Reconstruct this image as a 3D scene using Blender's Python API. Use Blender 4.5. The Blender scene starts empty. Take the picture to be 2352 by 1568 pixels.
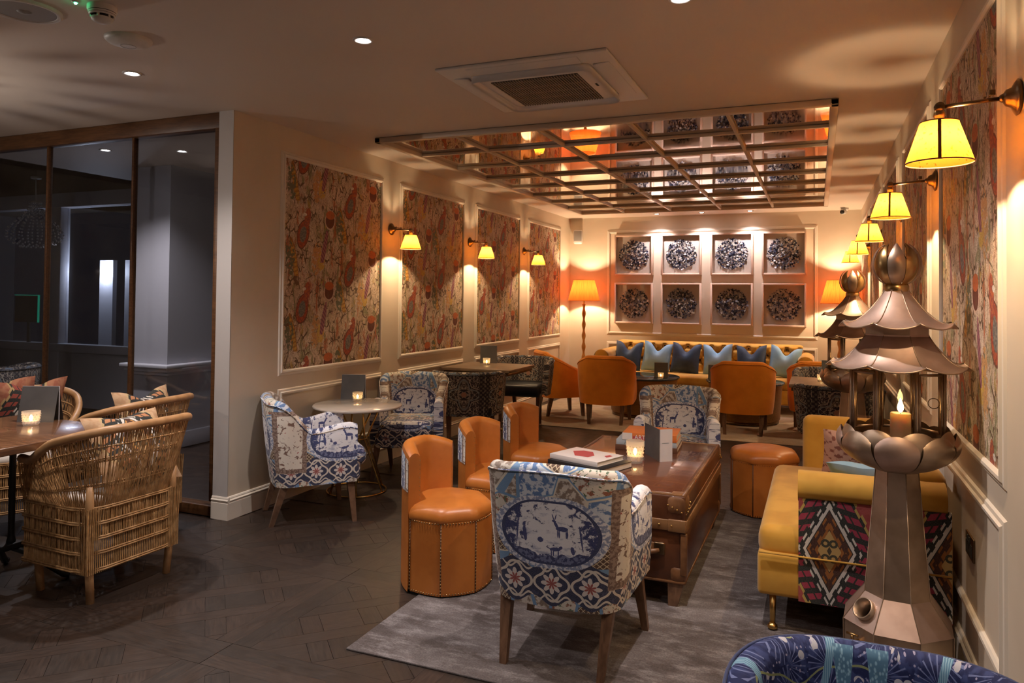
import bpy, bmesh, math, random
from mathutils import Vector, Matrix
random.seed(7)
PI = math.pi
SC = bpy.context.scene
COL = SC.collection

# ---------------------------------------------------------------- camera
F_PX, CX, CY, W, HPX = 1689.374, 1176.0, 644.9, 2352.0, 1568.0
YAW, PITCH, ROLL = math.radians(22.57266), math.radians(1.204594), math.radians(.56305)
CAM = Vector((0, 0, 1.484))
FW = Vector((-math.sin(YAW)*math.cos(PITCH), math.cos(YAW)*math.cos(PITCH), math.sin(PITCH)))
R0 = Vector((math.cos(YAW), math.sin(YAW), 0)); U0 = R0.cross(FW)
RT = R0*math.cos(ROLL) + U0*math.sin(ROLL)
UP = -R0*math.sin(ROLL) + U0*math.cos(ROLL)
cd = bpy.data.cameras.new('camera'); cam = bpy.data.objects.new('camera', cd); COL.objects.link(cam)
cd.sensor_width = 36; cd.lens = F_PX/W*36; cd.shift_y = (CY-HPX/2)/W; cd.clip_start = .05; cd.clip_end = 100
m = Matrix((RT, UP, -FW)).transposed().to_4x4(); m.translation = CAM; cam.matrix_world = m
SC.camera = cam
def ray(px, py): return FW + RT*((px-CX)/F_PX) + UP*((CY-py)/F_PX)
def onz(px, py, z): d = ray(px, py); return CAM + d*((z-CAM.z)/d.z)     # where a pixel meets a level surface
# ---------------------------------------------------------------- world, exposure
wd = bpy.data.worlds.new('night'); SC.world = wd; wd.use_nodes = True
wd.node_tree.nodes['Background'].inputs[0].default_value = (.0014, .0018, .0030, 1)
wd.node_tree.nodes['Background'].inputs[1].default_value = 1.0
SC.view_settings.view_transform = 'Standard'; SC.view_settings.look = 'None'
SC.view_settings.gamma = 1; SC.view_settings.use_curve_mapping = False
SC.view_settings.exposure = 1.52
E_DOWN, E_SCONCE, E_FLOORLAMP, E_CANDLE, E_WASH, E_CHAND = 44.0, 14.0, 20.0, .06, 28.0, 2.6

# ---------------------------------------------------------------- node helper
class S:
    def __init__(s, nt, sock): s.nt, s.s = nt, sock
    def __add__(a, b): return mt(a.nt, 'ADD', a, b)
    __radd__ = __add__
    def __mul__(a, b): return mt(a.nt, 'MULTIPLY', a, b)
    __rmul__ = __mul__
    def __sub__(a, b): return mt(a.nt, 'SUBTRACT', a, b)
    def __rsub__(a, b): return mt(a.nt, 'SUBTRACT', b, a)
    def __truediv__(a, b): return mt(a.nt, 'DIVIDE', a, b)
    def lt(a, b): return mt(a.nt, 'LESS_THAN', a, b)
    def gt(a, b): return mt(a.nt, 'GREATER_THAN', a, b)
    def abs(a): return mt(a.nt, 'ABSOLUTE', a)
    def frac(a): return mt(a.nt, 'FRACT', a)
    def floor(a): return mt(a.nt, 'FLOOR', a)
    def sin(a): return mt(a.nt, 'SINE', a)
    def cos(a): return mt(a.nt, 'COSINE', a)
    def sqrt(a): return mt(a.nt, 'SQRT', a)
    def min(a, b): return mt(a.nt, 'MINIMUM', a, b)
    def max(a, b): return mt(a.nt, 'MAXIMUM', a, b)
    def tri(a, per): return (((a/per).frac() - .5).abs())*per          # mirrored repeat, 0..per/2
    def rep(a, per): return ((a/per + .5).frac() - .5)*per              # repeat, -per/2..per/2
    def sm(a, e0, e1):
        n = a.nt.nodes.new('ShaderNodeMapRange'); n.interpolation_type = 'SMOOTHSTEP'
        a.nt.links.new(a.s, n.inputs[0]); n.inputs[1].default_value = e0; n.inputs[2].default_value = e1
        return S(a.nt, n.outputs[0])
def mt(nt, op, *args):
    n = nt.nodes.new('ShaderNodeMath'); n.operation = op
    for i, a in enumerate(args):
        if isinstance(a, S): nt.links.new(a.s, n.inputs[i])
        else: n.inputs[i].default_value = a
    return S(nt, n.outputs[0])
class NT:
    def __init__(s, nt): s.nt = nt
    def coord(s, kind='UV'):
        n = s.nt.nodes.new('ShaderNodeTexCoord'); o = s.nt.nodes.new('ShaderNodeSeparateXYZ')
        s.nt.links.new(n.outputs[kind], o.inputs[0]); return [S(s.nt, x) for x in o.outputs]
    def vec(s, x, y, z=0):
        n = s.nt.nodes.new('ShaderNodeCombineXYZ')
        for i, a in enumerate((x, y, z)):
            if isinstance(a, S): s.nt.links.new(a.s, n.inputs[i])
            else: n.inputs[i].default_value = a
        return S(s.nt, n.outputs[0])
    def noise(s, v, scale, det=2, rough=.5, dist=0):
        n = s.nt.nodes.new('ShaderNodeTexNoise'); s.nt.links.new(v.s, n.inputs['Vector'])
        n.inputs['Scale'].default_value = scale; n.inputs['Detail'].default_value = det
        n.inputs['Roughness'].default_value = rough; n.inputs['Distortion'].default_value = dist
        return S(s.nt, n.outputs[0])
    def vor(s, v, scale, feat='F1', out='Distance'):
        n = s.nt.nodes.new('ShaderNodeTexVoronoi'); n.feature = feat; s.nt.links.new(v.s, n.inputs['Vector'])
        n.inputs['Scale'].default_value = scale; return S(s.nt, n.outputs[out])
    def chan(s, c, i=0):
        n = s.nt.nodes.new('ShaderNodeSeparateColor'); s.nt.links.new(c.s, n.inputs[0]); return S(s.nt, n.outputs[i])
    def mix(s, f, a, b):
        n = s.nt.nodes.new('ShaderNodeMix'); n.data_type = 'RGBA'; n.clamp_factor = True
        for i, v in ((0, f), (6, a), (7, b)):
            if isinstance(v, S): s.nt.links.new(v.s, n.inputs[i])
            elif i == 0: n.inputs[0].default_value = v
            else: n.inputs[i].default_value = (*v[:3], 1)
        return S(s.nt, n.outputs[2])
    def rnd(s): n = s.nt.nodes.new('ShaderNodeObjectInfo'); return S(s.nt, n.outputs['Random'])
    def attr(s, name): n = s.nt.nodes.new('ShaderNodeAttribute'); n.attribute_name = name; return S(s.nt, n.outputs['Fac'])
    def atan2(s, y, x): return mt(s.nt, 'ARCTAN2', y, x)

MATS = {}
def mat(name, col, rough=.6, metal=0, spec=.5, sheen=0, bump=None, emit=None, coat=0, trans=0):
    mm = bpy.data.materials.new(name); mm.use_nodes = True; nt = mm.node_tree; b = nt.nodes['Principled BSDF']
    h = NT(nt)
    c = col(h) if callable(col) else col
    if isinstance(c, S): nt.links.new(c.s, b.inputs['Base Color'])
    else: b.inputs['Base Color'].default_value = (*c, 1)
    if callable(rough): nt.links.new(rough(h).s, b.inputs['Roughness'])
    else: b.inputs['Roughness'].default_value = rough
    b.inputs['Metallic'].default_value = metal; b.inputs['Specular IOR Level'].default_value = spec
    b.inputs['Sheen Weight'].default_value = sheen; b.inputs['Coat Weight'].default_value = coat
    b.inputs['Transmission Weight'].default_value = trans
    if emit: b.inputs['Emission Color'].default_value = (*emit[0], 1); b.inputs['Emission Strength'].default_value = emit[1]
    if bump:
        bn = nt.nodes.new('ShaderNodeBump'); bn.inputs['Strength'].default_value = bump[1]; bn.inputs['Distance'].default_value = bump[2]
        nt.links.new(bump[0](h).s, bn.inputs['Height']); nt.links.new(bn.outputs[0], b.inputs['Normal'])
    MATS[name] = mm; return mm
def fine(scale, det=3, kind='Object'):
    def f(h): x, y, z = h.coord(kind); return h.noise(h.vec(x, y, z), scale, det)
    return f
def mottled(c1, c2, scale, det=3, kind='Object', lo=.35, hi=.65, stretch=(1, 1, 1)):
    def f(h):
        x, y, z = h.coord(kind)
        return h.mix(h.noise(h.vec(x*stretch[0], y*stretch[1], z*stretch[2]), scale, det).sm(lo, hi), c1, c2)
    return f
def thin(name, tint=(1, 1, 1), gloss=.05, rough=.0, refl=1.0):
    """thin clear glass: transparent sheet with a fresnel reflection"""
    mm = bpy.data.materials.new(name); mm.use_nodes = True; nt = mm.node_tree; nt.nodes.clear()
    o = nt.nodes.new('ShaderNodeOutputMaterial'); mx = nt.nodes.new('ShaderNodeMixShader')
    t = nt.nodes.new('ShaderNodeBsdfTransparent'); g = nt.nodes.new('ShaderNodeBsdfGlossy'); lw = nt.nodes.new('ShaderNodeLayerWeight')
    lw.inputs[0].default_value = .5; t.inputs[0].default_value = (*tint, 1); g.inputs[0].default_value = (refl, refl, refl, 1); g.inputs['Roughness'].default_value = rough
    fc = mt(nt, 'POWER', S(nt, lw.outputs['Facing']), 5.0)*.95 + .045          # Schlick reflectance, the same from both sides
    nt.links.new(fc.s, mx.inputs[0]); nt.links.new(t.outputs[0], mx.inputs[1]); nt.links.new(g.outputs[0], mx.inputs[2])
    nt.links.new(mx.outputs[0], o.inputs[0]); MATS[name] = mm; return mm
def translucent(name, col, fac=.6, colfn=None):
    mm = bpy.data.materials.new(name); mm.use_nodes = True; nt = mm.node_tree; nt.nodes.clear(); h = NT(nt)
    o = nt.nodes.new('ShaderNodeOutputMaterial'); mx = nt.nodes.new('ShaderNodeMixShader')
    t = nt.nodes.new('ShaderNodeBsdfTranslucent'); d = nt.nodes.new('ShaderNodeBsdfDiffuse')
    if colfn:
        c = colfn(h); nt.links.new(c.s, t.inputs[0]); nt.links.new(c.s, d.inputs[0])
    else: t.inputs[0].default_value = (*col, 1); d.inputs[0].default_value = (*col, 1)
    mx.inputs[0].default_value = fac
    nt.links.new(d.outputs[0], mx.inputs[1]); nt.links.new(t.outputs[0], mx.inputs[2]); nt.links.new(mx.outputs[0], o.inputs[0])
    MATS[name] = mm; return mm
def emitter(name, col, st):
    mm = bpy.data.materials.new(name); mm.use_nodes = True; nt = mm.node_tree; nt.nodes.clear()
    o = nt.nodes.new('ShaderNodeOutputMaterial'); e = nt.nodes.new('ShaderNodeEmission')
    e.inputs[0].default_value = (*col, 1); e.inputs[1].default_value = st; nt.links.new(e.outputs[0], o.inputs[0]); MATS[name] = mm; return mm

# ---------------------------------------------------------------- patterned fabrics (all node maths on UVs in metres)
def toile(h):
    x, y, _ = h.coord('UV')
    v = h.vec(x, y)
    X = x.rep(.62); Y = (y - .55).rep(.60)
    # patchwork ground
    cell = h.vor(v, 8.5, 'F1', 'Color'); r = h.chan(cell, 0); r2 = h.chan(cell, 1)
    nz = h.noise(v, 38, 4, .6); nb = h.noise(v, 75, 2)
    lat = ((x + y)*150).sin().abs().min(((x - y)*150).sin().abs())
    brown = h.mix(lat.lt(.28), (.09, .045, .025), (.62, .50, .34))
    flor = h.mix(nz.sm(.52, .58), (.70, .64, .55), (.30, .10, .05)); flor = h.mix(nb.sm(.58, .64), flor, (.10, .16, .10))
    azur = h.mix(nz.sm(.47, .55), (.62, .68, .76), (.10, .20, .42))
    beig = h.mix(nz.sm(.45, .55), (.66, .60, .53), (.24, .18, .14))
    g = h.mix(r.gt(.25), brown, flor); g = h.mix(r.gt(.5), g, azur); g = h.mix(r.gt(.72), g, beig)
    e = h.vor(v, 8.5, 'DISTANCE_TO_EDGE')
    g = h.mix(e.lt(.045), g, h.mix(r2.gt(.5), (.16, .30, .50), (.72, .66, .55)))
    # navy band with rosettes
    yb = Y + .205; wob = (x*40.5).cos()*.018
    band = yb.abs().lt(wob + .075)
    xb = x.rep(.155); rr = (xb*xb + yb*yb).sqrt(); th = h.atan2(yb, xb)
    pet = (th*4).cos().abs()
    nav = h.mix(nz.sm(.55, .62), (.022, .028, .075), (.05, .06, .13))
    nav = h.mix(((rr - .062 - (th*4).cos()*.010).abs()).lt(.0055), nav, (.70, .63, .55))
    nav = h.mix(((yb.abs() - .060 - (x*81).sin()*.012).abs()).lt(.0045), nav, (.70, .63, .55))
    nav = h.mix(rr.lt(pet*.022 + .022), nav, (.74, .66, .62))
    nav = h.mix(rr.lt((th*4 + 1.57).cos().abs()*.018 + .006), nav, (.34, .08, .07))
    g = h.mix(band, g, nav)
    # cream panels with brown border and sprigs
    xp = X.abs() - .31; bx = (xp.abs() - .060).max((Y + .01).abs() - .165)
    sprig = h.mix(h.noise(v, 26, 3, .6, 1.5).sm(.56, .60), (.80, .74, .65), (.20, .11, .08))
    sprig = h.mix(h.noise(h.vec(x + .7, y), 30, 1).sm(.70, .73), sprig, (.42, .06, .06))
    g = h.mix(bx.lt(.034), g, h.mix(nb.sm(.45, .55), (.17, .10, .075), (.34, .24, .19)))
    g = h.mix(bx.lt(.006), g, sprig)
    # blue and white landscape cartouche
    th2 = h.atan2(Y, X)
    ee = ((X/.195)*(X/.195) + (Y/.128)*(Y/.128)).sqrt() + (th2*4).cos()*.035
    edge = (X/.195)*(X/.195)
    sc = h.noise(h.vec(x, y*1.2), 26, 6, .7, .5) + edge*.26 + Y*.35 - .065
    hill = h.noise(h.vec(x, y*2.6), 13, 5, .65) + (Y + .02)*-.5
    scene = h.mix(hill.sm(.52, .66)*.75, (.84, .84, .88), (.30, .34, .50))
    scene = h.mix(sc.sm(.53, .60), scene, (.030, .045, .16))
    gnd = Y + .088 + (h.noise(v, 30, 3) - .5)*.05 - edge*.03
    scene = h.mix(gnd.lt(0), scene, h.mix(h.noise(v, 60, 3).gt(.5), (.035, .045, .14), (.16, .19, .34)))
    def bl(cx, cy, ra, rb, an):
        a1, b1 = X - cx, Y - cy; co, si = math.cos(an), math.sin(an)
        p1 = (a1*co + b1*si)/ra; q1 = (b1*co - a1*si)/rb
        return p1*p1 + q1*q1
    fig = None
    for e_ in ((.050, .022, .024, .010, 0), (.026, .036, .006, .016, .5), (.018, .050, .009, .005, -.4), (.014, .066, .0022, .014, .3), (.024, .066, .0022, .014, -.3),     # stag
               (.032, .002, .0028, .018, 0), (.038, .002, .0028, .018, 0), (.066, .002, .0028, .018, 0), (.071, .002, .0028, .018, 0),
               (.020, -.062, .022, .008, .1), (.042, -.054, .008, .006, .4), (.004, -.078, .0025, .014, 0), (.012, -.078, .0025, .014, 0), (.032, -.076, .0025, .014, 0), (-.006, -.060, .012, .002, -.4),   # hound
               (-.104, -.012, .008, .030, .1), (-.106, .026, .006, .008, 0), (.124, -.005, .0035, .055, .12), (-.135, .0, .0035, .060, -.1), (-.040, -.030, .012, .010, .2), (.090, -.060, .008, .016, .2)):
        t_ = bl(*e_); fig = t_ if fig is None else fig.min(t_)
    scene = h.mix((fig + (h.noise(v, 90, 2) - .5)*1.1).lt(1), scene, (.050, .065, .20))
    g = h.mix(ee.lt(1.16), g, h.mix(nb.sm(.46, .52), (.74, .75, .80), (.25, .30, .46)))
    g = h.mix(((ee - 1.0).abs()).lt(.035), g, (.03, .045, .13))
    g = h.mix(ee.lt(.97), g, scene)
    g = h.mix(h.noise(v, 320, 2).sm(.3, .8)*.15, g, (.62, .58, .56))
    return g
def damask(h):
    x, y, _ = h.coord('UV')
    X = x.rep(.36); Y = (y - .58).rep(.42); xm = X.abs(); ym = Y.abs()
    v = h.vec(xm, ym, .3)
    n1 = h.noise(v, 19, 3, .6, .8); n2 = h.noise(v, 44, 3)
    g = h.mix(n2.sm(.45, .6), (.035, .034, .048), (.13, .11, .105))
    g = h.mix((n1 - .5).abs().lt(.030), g, (.46, .40, .33))
    g = h.mix(n1.gt(.64), g, (.56, .50, .43))
    g = h.mix(n1.lt(.36), g, (.15, .19, .25))
    r = (X*X + Y*Y).sqrt(); th = h.atan2(Y, X)
    g = h.mix(((r - .105 - (th*4).cos()*.03).abs()).lt(.007), g, (.26, .30, .31))
    g = h.mix(((r - .135 - (th*4).cos()*.035).abs()).lt(.004), g, (.50, .43, .35))
    g = h.mix(r.lt(.024), g, (.45, .24, .17))
    bar = (xm - .155).abs().lt(.022)
    g = h.mix(bar, g, h.mix(((y*160).sin()*(x*160).sin()).gt(.1), (.035, .035, .05), (.16, .14, .12)))
    return g
def kilim(x0=.125, z0=.385, sc=1.0, red=((.30, .05, .05), (.38, .075, .07)), stripe=(.34, .035, .075), gold=(.50, .36, .10), rust=(.34, .12, .025), heart=(.52, .34, .12)):
    dark = (.020, .026, .026); white = (.68, .64, .58)
    def f(h):
        x, y, _ = h.coord('UV'); x = (x - x0)*sc; y = (y - z0)*sc
        X = x.rep(.47); Y = y.rep(.47)
        d = X.abs()/.118 + Y.abs()/.225
        al = X.abs()/.118 - Y.abs()/.225
        sq = ((al*10).sin().gt(0))*.10; d1 = d + sq
        c = h.mix(h.noise(h.vec(x, y), 30, 2).sm(.4, .6), *red)
        c = h.mix(((X.abs() - .2).abs() + Y.abs()*.8 + sq*.15).lt(.040), c, dark)
        c = h.mix(d1.lt(1.86), c, gold); c = h.mix(d1.lt(1.76), c, dark)
        c = h.mix(d.lt(1.64), c, h.mix((y*125 + X.abs()*30).sin().gt(-.1), dark, stripe))
        c = h.mix(d.gt(1.34)*d.lt(1.40), c, dark)
        c = h.mix(d1.lt(1.20), c, dark)
        hook = ((al*13).sin().gt(-.1))*((d*24).sin().gt(-.6))
        c = h.mix(d.lt(1.10), c, h.mix(hook, dark, white))
        c = h.mix(d.lt(.90), c, white); c = h.mix(d.lt(.80), c, dark)
        c = h.mix(d.lt(.76), c, h.mix(((al*12).sin().gt(.1))*((d*25).cos().gt(-.3)), (.070, .026, .016), rust))
        c = h.mix(d1.lt(.50), c, rust); c = h.mix(d.lt(.40), c, heart)
        rr = ((X.abs() - .016)*(X.abs() - .016) + (Y.abs() - .032)*(Y.abs() - .032)).sqrt()
        c = h.mix((rr - .013).abs().lt(.005), c, (.05, .05, .03)); c = h.mix((X.abs() + Y.abs()*.5).lt(.010), c, (.06, .05, .03))
        return h.mix(h.noise(h.vec(x, y*4), 160, 2).sm(.3, .8)*.25, c, (.30, .24, .20))
    return f
def wallpaper(h):
    u, v, _ = h.coord('UV')
    wn = h.noise(h.vec(u, v), 5, 2) - .5
    c = h.mix(h.noise(h.vec(u*1.6, v*.6), 7, 4).sm(.35, .65), (.54, .41, .29), (.70, .57, .45))
    gr = h.noise(h.vec(u*1.9, v*.75, 2), 7, 5, .7, .9)
    c = h.mix(gr.sm(.52, .62), c, (.27, .27, .14))
    c = h.mix(gr.sm(.64, .74), c, (.12, .11, .06))
    c = h.mix(h.noise(h.vec(u*2.0, v*.8, 5), 6, 4, .65).sm(.58, .66)*.85, c, (.45, .29, .05))
    c = h.mix(h.noise(h.vec(u*2.2, v*.6, 9), 5, 4, .65).sm(.57, .64)*.9, c, (.46, .115, .035))
    c = h.mix(h.noise(h.vec(u*2.4, v*.7, 14), 6, 4, .65).sm(.63, .69), c, (.33, .055, .11))
    ed = h.vor(h.vec(u*1.3 + wn*.16, v*.8 + wn*.12), 17, 'DISTANCE_TO_EDGE'); msk = h.noise(h.vec(u, v, 3), 11, 3).sm(.46, .56)
    c = h.mix(ed.lt(.065)*msk, c, (.10, .055, .03))
    fl = h.noise(h.vec(u*1.5, v*.9, 7), 21, 3, .7, 1.2)
    c = h.mix((fl - .5).abs().lt(.013), c, (.17, .10, .055))
    def motif(pu, pv, off):
        cu = (u + off)/pu; odd = (cu.floor()*.5).frac()
        return (cu.frac() - .5)*pu, (((v + off*.6)/pv + odd).frac() - .5)*pv
    def ell(a, b, ca, cb, ra, rb, ang):
        a1 = a - ca + wn*.03; b1 = b - cb; co, si = math.cos(ang), math.sin(ang)
        p_ = (a1*co + b1*si)/ra; q_ = (b1*co - a1*si)/rb
        return (p_*p_ + q_*q_).sqrt()
    a, b = motif(.60, .56, .10)
    t = ell(a, b, -.085, -.165, .026, .15, .26); c = h.mix(t.lt(1.18), c, (.30, .12, .03)); c = h.mix(t.lt(1), c, h.mix(((b - a*.3)*190).sin().gt(.3), (.58, .33, .06), (.38, .18, .03)))
    t = ell(a, b, .01, .035, .062, .105, -.30); c = h.mix(t.lt(1.10), c, (.14, .04, .025)); c = h.mix(t.lt(1), c, h.mix(h.noise(h.vec(u, v), 60, 2).gt(.5), (.44, .085, .035), (.27, .05, .03))); c = h.mix(t.lt(.60), c, h.mix(h.noise(h.vec(u, v), 70, 2).gt(.5), (.22, .21, .18), (.12, .12, .12)))
    t = ell(a, b, .062, .165, .034, .075, -.15); c = h.mix(t.lt(1), c, h.mix(h.noise(h.vec(u, v), 50, 2).gt(.5), (.45, .11, .04), (.30, .06, .05))); t = ell(a, b, .03, .185, .022, .012, .2); c = h.mix(t.lt(1), c, (.72, .66, .58))
    t = ell(a, b, .175, -.14, .055, .13, -.1); c = h.mix(t.lt(1)*(h.noise(h.vec(u, v), 32, 3).gt(.46)), c, (.56, .30, .12))
    t = ell(a, b, .235, -.16, .045, .075, 0); c = h.mix(t.lt(1)*(h.noise(h.vec(u, v, 2), 42, 2).gt(.44)), c, (.60, .38, .08))
    a, b = motif(.60, .56, .38)
    t = ell(a, b, -.05, -.17, .026, .15, -.24); c = h.mix(t.lt(1), c, h.mix(((b + a)*170).sin().gt(0), (.20, .05, .10), (.38, .15, .17)))
    t = ell(a, b, .02, .055, .055, .060, 0); c = h.mix(t.lt(1.22), c, (.60, .46, .36)); c = h.mix(t.lt(1), c, (.13, .025, .018)); t = ell(a, b, .02, .10, .056, .034, 0); c = h.mix(t.lt(1), c, (.50, .12, .035))
    t = ell(a, b, .15, .02, .05, .13, .1); c = h.mix(t.lt(1)*(h.noise(h.vec(u, v, 4), 30, 3).gt(.48)), c, (.13, .14, .08))
    l2 = h.noise(h.vec(u*1.8, v*.8, 11), 26, 3, .7, 1.6); c = h.mix((l2 - .5).abs().lt(.015)*.8, c, (.13, .075, .04))
    c = h.mix(h.noise(h.vec(u*2, v, 21), 12, 4, .7).sm(.58, .66)*.3, c, (.16, .13, .07))
    return c
def bluebird(h):
    x, y, _ = h.coord('UV'); x = x*1.45; y = y*1.45 - .33; v = h.vec(x, y)
    c = h.mix(h.noise(v, 30, 3).sm(.45, .6), (.020, .028, .10), (.05, .07, .20))
    cu = x.rep(.16); cv = (y + (x/.16).floor()*.07).rep(.15)
    r = (cu*cu + cv*cv).sqrt(); th = h.atan2(cv, cu)
    c = h.mix(((th*22).sin().gt(.75))*r.lt(.075)*r.gt(.012), c, (.18, .22, .42))
    lf = h.vor(h.vec(x*1.0, y*1.0), 17); c = h.mix(lf.lt(.22)*(h.noise(v, 20, 1).gt(.46)), c, (.55, .55, .60))
    c = h.mix(h.vor(v, 60).lt(.2)*(h.noise(v, 9, 1).gt(.5)), c, (.40, .38, .55))
    vine = ((y - .66 - (x*17).sin()*.03 - (x*41).sin()*.008).rep(.12)).abs(); c = h.mix(vine.lt(.0035), c, (.30, .34, .16))
    st = ((x + y*.25).rep(.33)).abs(); c = h.mix(st.lt(.014), c, h.mix((x*900).sin().gt(0), (.12, .27, .42), (.30, .50, .62)))
    bx = (x - .06).abs(); bird = ((bx - .050).abs() - (y - .66)*.10).lt(.024)*((y - .66).abs().lt(.075)); c = h.mix(bird, c, h.mix(h.vor(h.vec(x, y*.6), 110).sm(.2, .5), (.30, .52, .66), (.10, .22, .34)))
    return c
def parquet(h):
    u, v, _ = h.coord('UV'); t = h.rnd(); a = h.attr('tone')
    k = (t + a*1.7).frac()
    g = h.noise(h.vec(u*2.2 + k*13, v*26, k*7), 5, 5, .65, .4)
    c = h.mix(g.sm(.30, .70), (.013, .0080, .0057), (.032, .0205, .0145))
    c = h.mix(k*.75, c, h.mix(g.sm(.3, .7), (.024, .0128, .0083), (.055, .032, .0215)))
    return c
def woodgrain(c1, c2, sx=1.5, sy=14, kind='UV'):
    def f(h):
        u, v, w = h.coord(kind)
        g = h.noise(h.vec(u*sx, v*sy, w*sy), 4, 5, .6, .6); return h.mix(g.sm(.3, .7), c1, c2)
    return f
def rugpat(c1, c2, c3, dark):
    def f(h):
        u, v, _ = h.coord('UV')
        a = h.noise(h.vec(u*1.6, v*3.2), 1.6, 5, .65); b = h.noise(h.vec(u*2.2, v*5), 3.4, 6, .72); f_ = h.noise(h.vec(u, v), 130, 2)
        c = h.mix(a.sm(.35, .65), c1, c2); c = h.mix(b.sm(.45, .70)*.8, c, c3); c = h.mix(h.noise(h.vec(u, v, 4), 7, 5, .75).sm(.64, .74)*.6, c, dark)
        return h.mix(f_.sm(.3, .7)*.35, c, dark)
    return f

cream = (.66, .57, .46)
mat('wall_paint', mottled((.60, .51, .40), (.64, .55, .44), 2.0), .55, spec=.3)
mat('trim_paint', (.70, .63, .54), .45, spec=.4)
mat('white_paint', (.48, .45, .43), .45, spec=.4)
mat('ceiling_paint', (.62, .54, .47), .6, spec=.25)
mat('wallpaper', wallpaper, .65, bump=(fine(160, 2, 'UV'), .15, .002))
mat('parquet', parquet, lambda h: h.noise(h.vec(*h.coord('UV')[:2]), 9, 3)*.20 + .32, spec=.75, bump=(fine(40, 3, 'UV'), .08, .002))
mat('floor_joint', (.012, .008, .006), .8)
mat('rug_grey', rugpat((.095, .078, .074), (.175, .152, .149), (.30, .272, .272), (.035, .027, .025)), .95, spec=.1, bump=(fine(260, 2, 'UV'), .6, .003))
mat('rug_beige', rugpat((.44, .36, .28), (.56, .47, .38), (.64, .55, .45), (.32, .25, .19)), .95, spec=.1, bump=(fine(260, 2, 'UV'), .6, .003))
mat('toile', toile, .8, spec=.25, sheen=.1, bump=(fine(420, 2, 'UV'), .15, .001))
mat('damask', damask, .8, spec=.25, bump=(fine(300, 2, 'UV'), .2, .001))
mat('kilim', kilim(), .9, spec=.15, bump=(fine(350, 2, 'UV'), .3, .002))
mat('kilim_tan', kilim(.22, .24, .98, ((.50, .30, .16), (.60, .40, .24)), (.50, .22, .10), (.55, .40, .20), (.50, .24, .07), (.62, .46, .26)), .9, spec=.15, bump=(fine(350, 2, 'UV'), .3, .002))
mat('kilim_red', kilim(.20, .16, .92, ((.36, .12, .07), (.46, .20, .11)), (.34, .07, .05), (.52, .36, .16), (.40, .13, .05), (.30, .33, .30)), .9, spec=.15, bump=(fine(350, 2, 'UV'), .3, .002))
mat('kilim_pink', lambda h: (lambda u, v: h.mix((h.noise(h.vec(u.rep(.16).abs(), v.rep(.16).abs()), 30, 3)).sm(.5, .58), (.50, .30, .24), (.22, .08, .06)))(*h.coord('UV')[:2]), .9)
mat('bluebird', bluebird, .8, spec=.25)
mat('navy_velvet', (.010, .030, .13), .7, sheen=.3)
mat('navy_leather', (.010, .012, .020), .38)
mat('tan_leather', mottled((.44, .135, .022), (.53, .175, .032), 7), .36, spec=.5, bump=(fine(120, 3), .10, .002))
mat('orange_velvet', mottled((.72, .23, .014), (.82, .28, .022), 6), .75, sheen=.25, spec=.25)
mat('mustard_velvet', mottled((.48, .235, .022), (.60, .32, .042), 5), .7, sheen=.35, spec=.25)
mat('pillow_navy', mottled((.012, .030, .075), (.030, .065, .14), 5), .7, sheen=.12)
mat('pillow_sky', mottled((.18, .36, .56), (.28, .47, .68), 4), .7, sheen=.12)
mat('walnut', woodgrain((.095, .048, .027), (.190, .102, .058), 9, 3, 'Object'), .38)
mat('table_walnut', woodgrain((.12, .052, .024), (.22, .105, .050)), .24, coat=.25)
mat('table_oak', woodgrain((.16, .105, .065), (.30, .21, .14)), .36)
mat('brass', (.62, .40, .14), .28, 1)
mat('aged_brass', mottled((.42, .26, .11), (.55, .36, .16), 6), .30, 1)
mat('lantern_metal', mottled((.36, .27, .20), (.50, .38, .29), 7, 4), lambda h: h.noise(h.vec(*h.coord('Object')), 9, 3)*.25 + .30, .9)
mat('lantern_copper', mottled((.42, .30, .25), (.54, .40, .34), 7, 4), .48, .85)
mat('bronze_dark', mottled((.14, .09, .05), (.22, .15, .085), 12), .35, 1)
mat('brass_drum', woodgrain((.24, .12, .035), (.34, .18, .055), 2, 20, 'Object'), .45, .4)
mat('marble', mottled((.62, .55, .47), (.70, .63, .54), 6), .16, coat=.3)
mat('slate_top', (.045, .060, .075), .12)
mat('black_iron', (.010, .010, .011), .45)
mat('trunk_leather', mottled((.062, .020, .009), (.118, .040, .015), 6, 5, stretch=(1, .4, 1)), .30, coat=.2, bump=(fine(70, 4), .15, .003))
mat('trunk_top', mottled((.100, .032, .017), (.150, .056, .030), 4, 5, stretch=(1, .3, 1)), .20, coat=.45)
mat('trunk_edge', mottled((.13, .055, .022), (.22, .10, .042), 14, 4), .34)
mat('trunk_strap', mottled((.16, .075, .030), (.24, .12, .050), 9), .36)
mat('wicker', mottled((.36, .19, .070), (.56, .33, .145), 30, 3), .5)
mat('wicker_pole', mottled((.40, .21, .085), (.52, .29, .13), 12, 3), .42)
mat('shadowbox_wood', (.62, .46, .37), .5)
mat('backing', (.62, .56, .50), .8)
mat('shard', lambda h: h.mix((h.attr('tone')*1.0).gt(.46), h.mix(h.attr('tone').gt(.22), (.012, .015, .035), (.045, .055, .105)), h.mix(h.attr('tone').gt(.72), (.30, .29, .33), (.62, .58, .54))), .35)
mat('antique_mirror', (.60, .55, .50), lambda h: h.noise(h.vec(*h.coord('Object')), 1.6, 4, .7).sm(.45, .75)*.10 + .015, 1)
mat('mirror_bar', (.55, .46, .37), .45, .2)
mat('grille_tan', (.20, .17, .14), .5)
mat('white_plastic', (.62, .60, .58), .45)
mat('grey_plastic', (.30, .29, .28), .5)
mat('dark_slot', (.015, .014, .013), .7)
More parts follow.
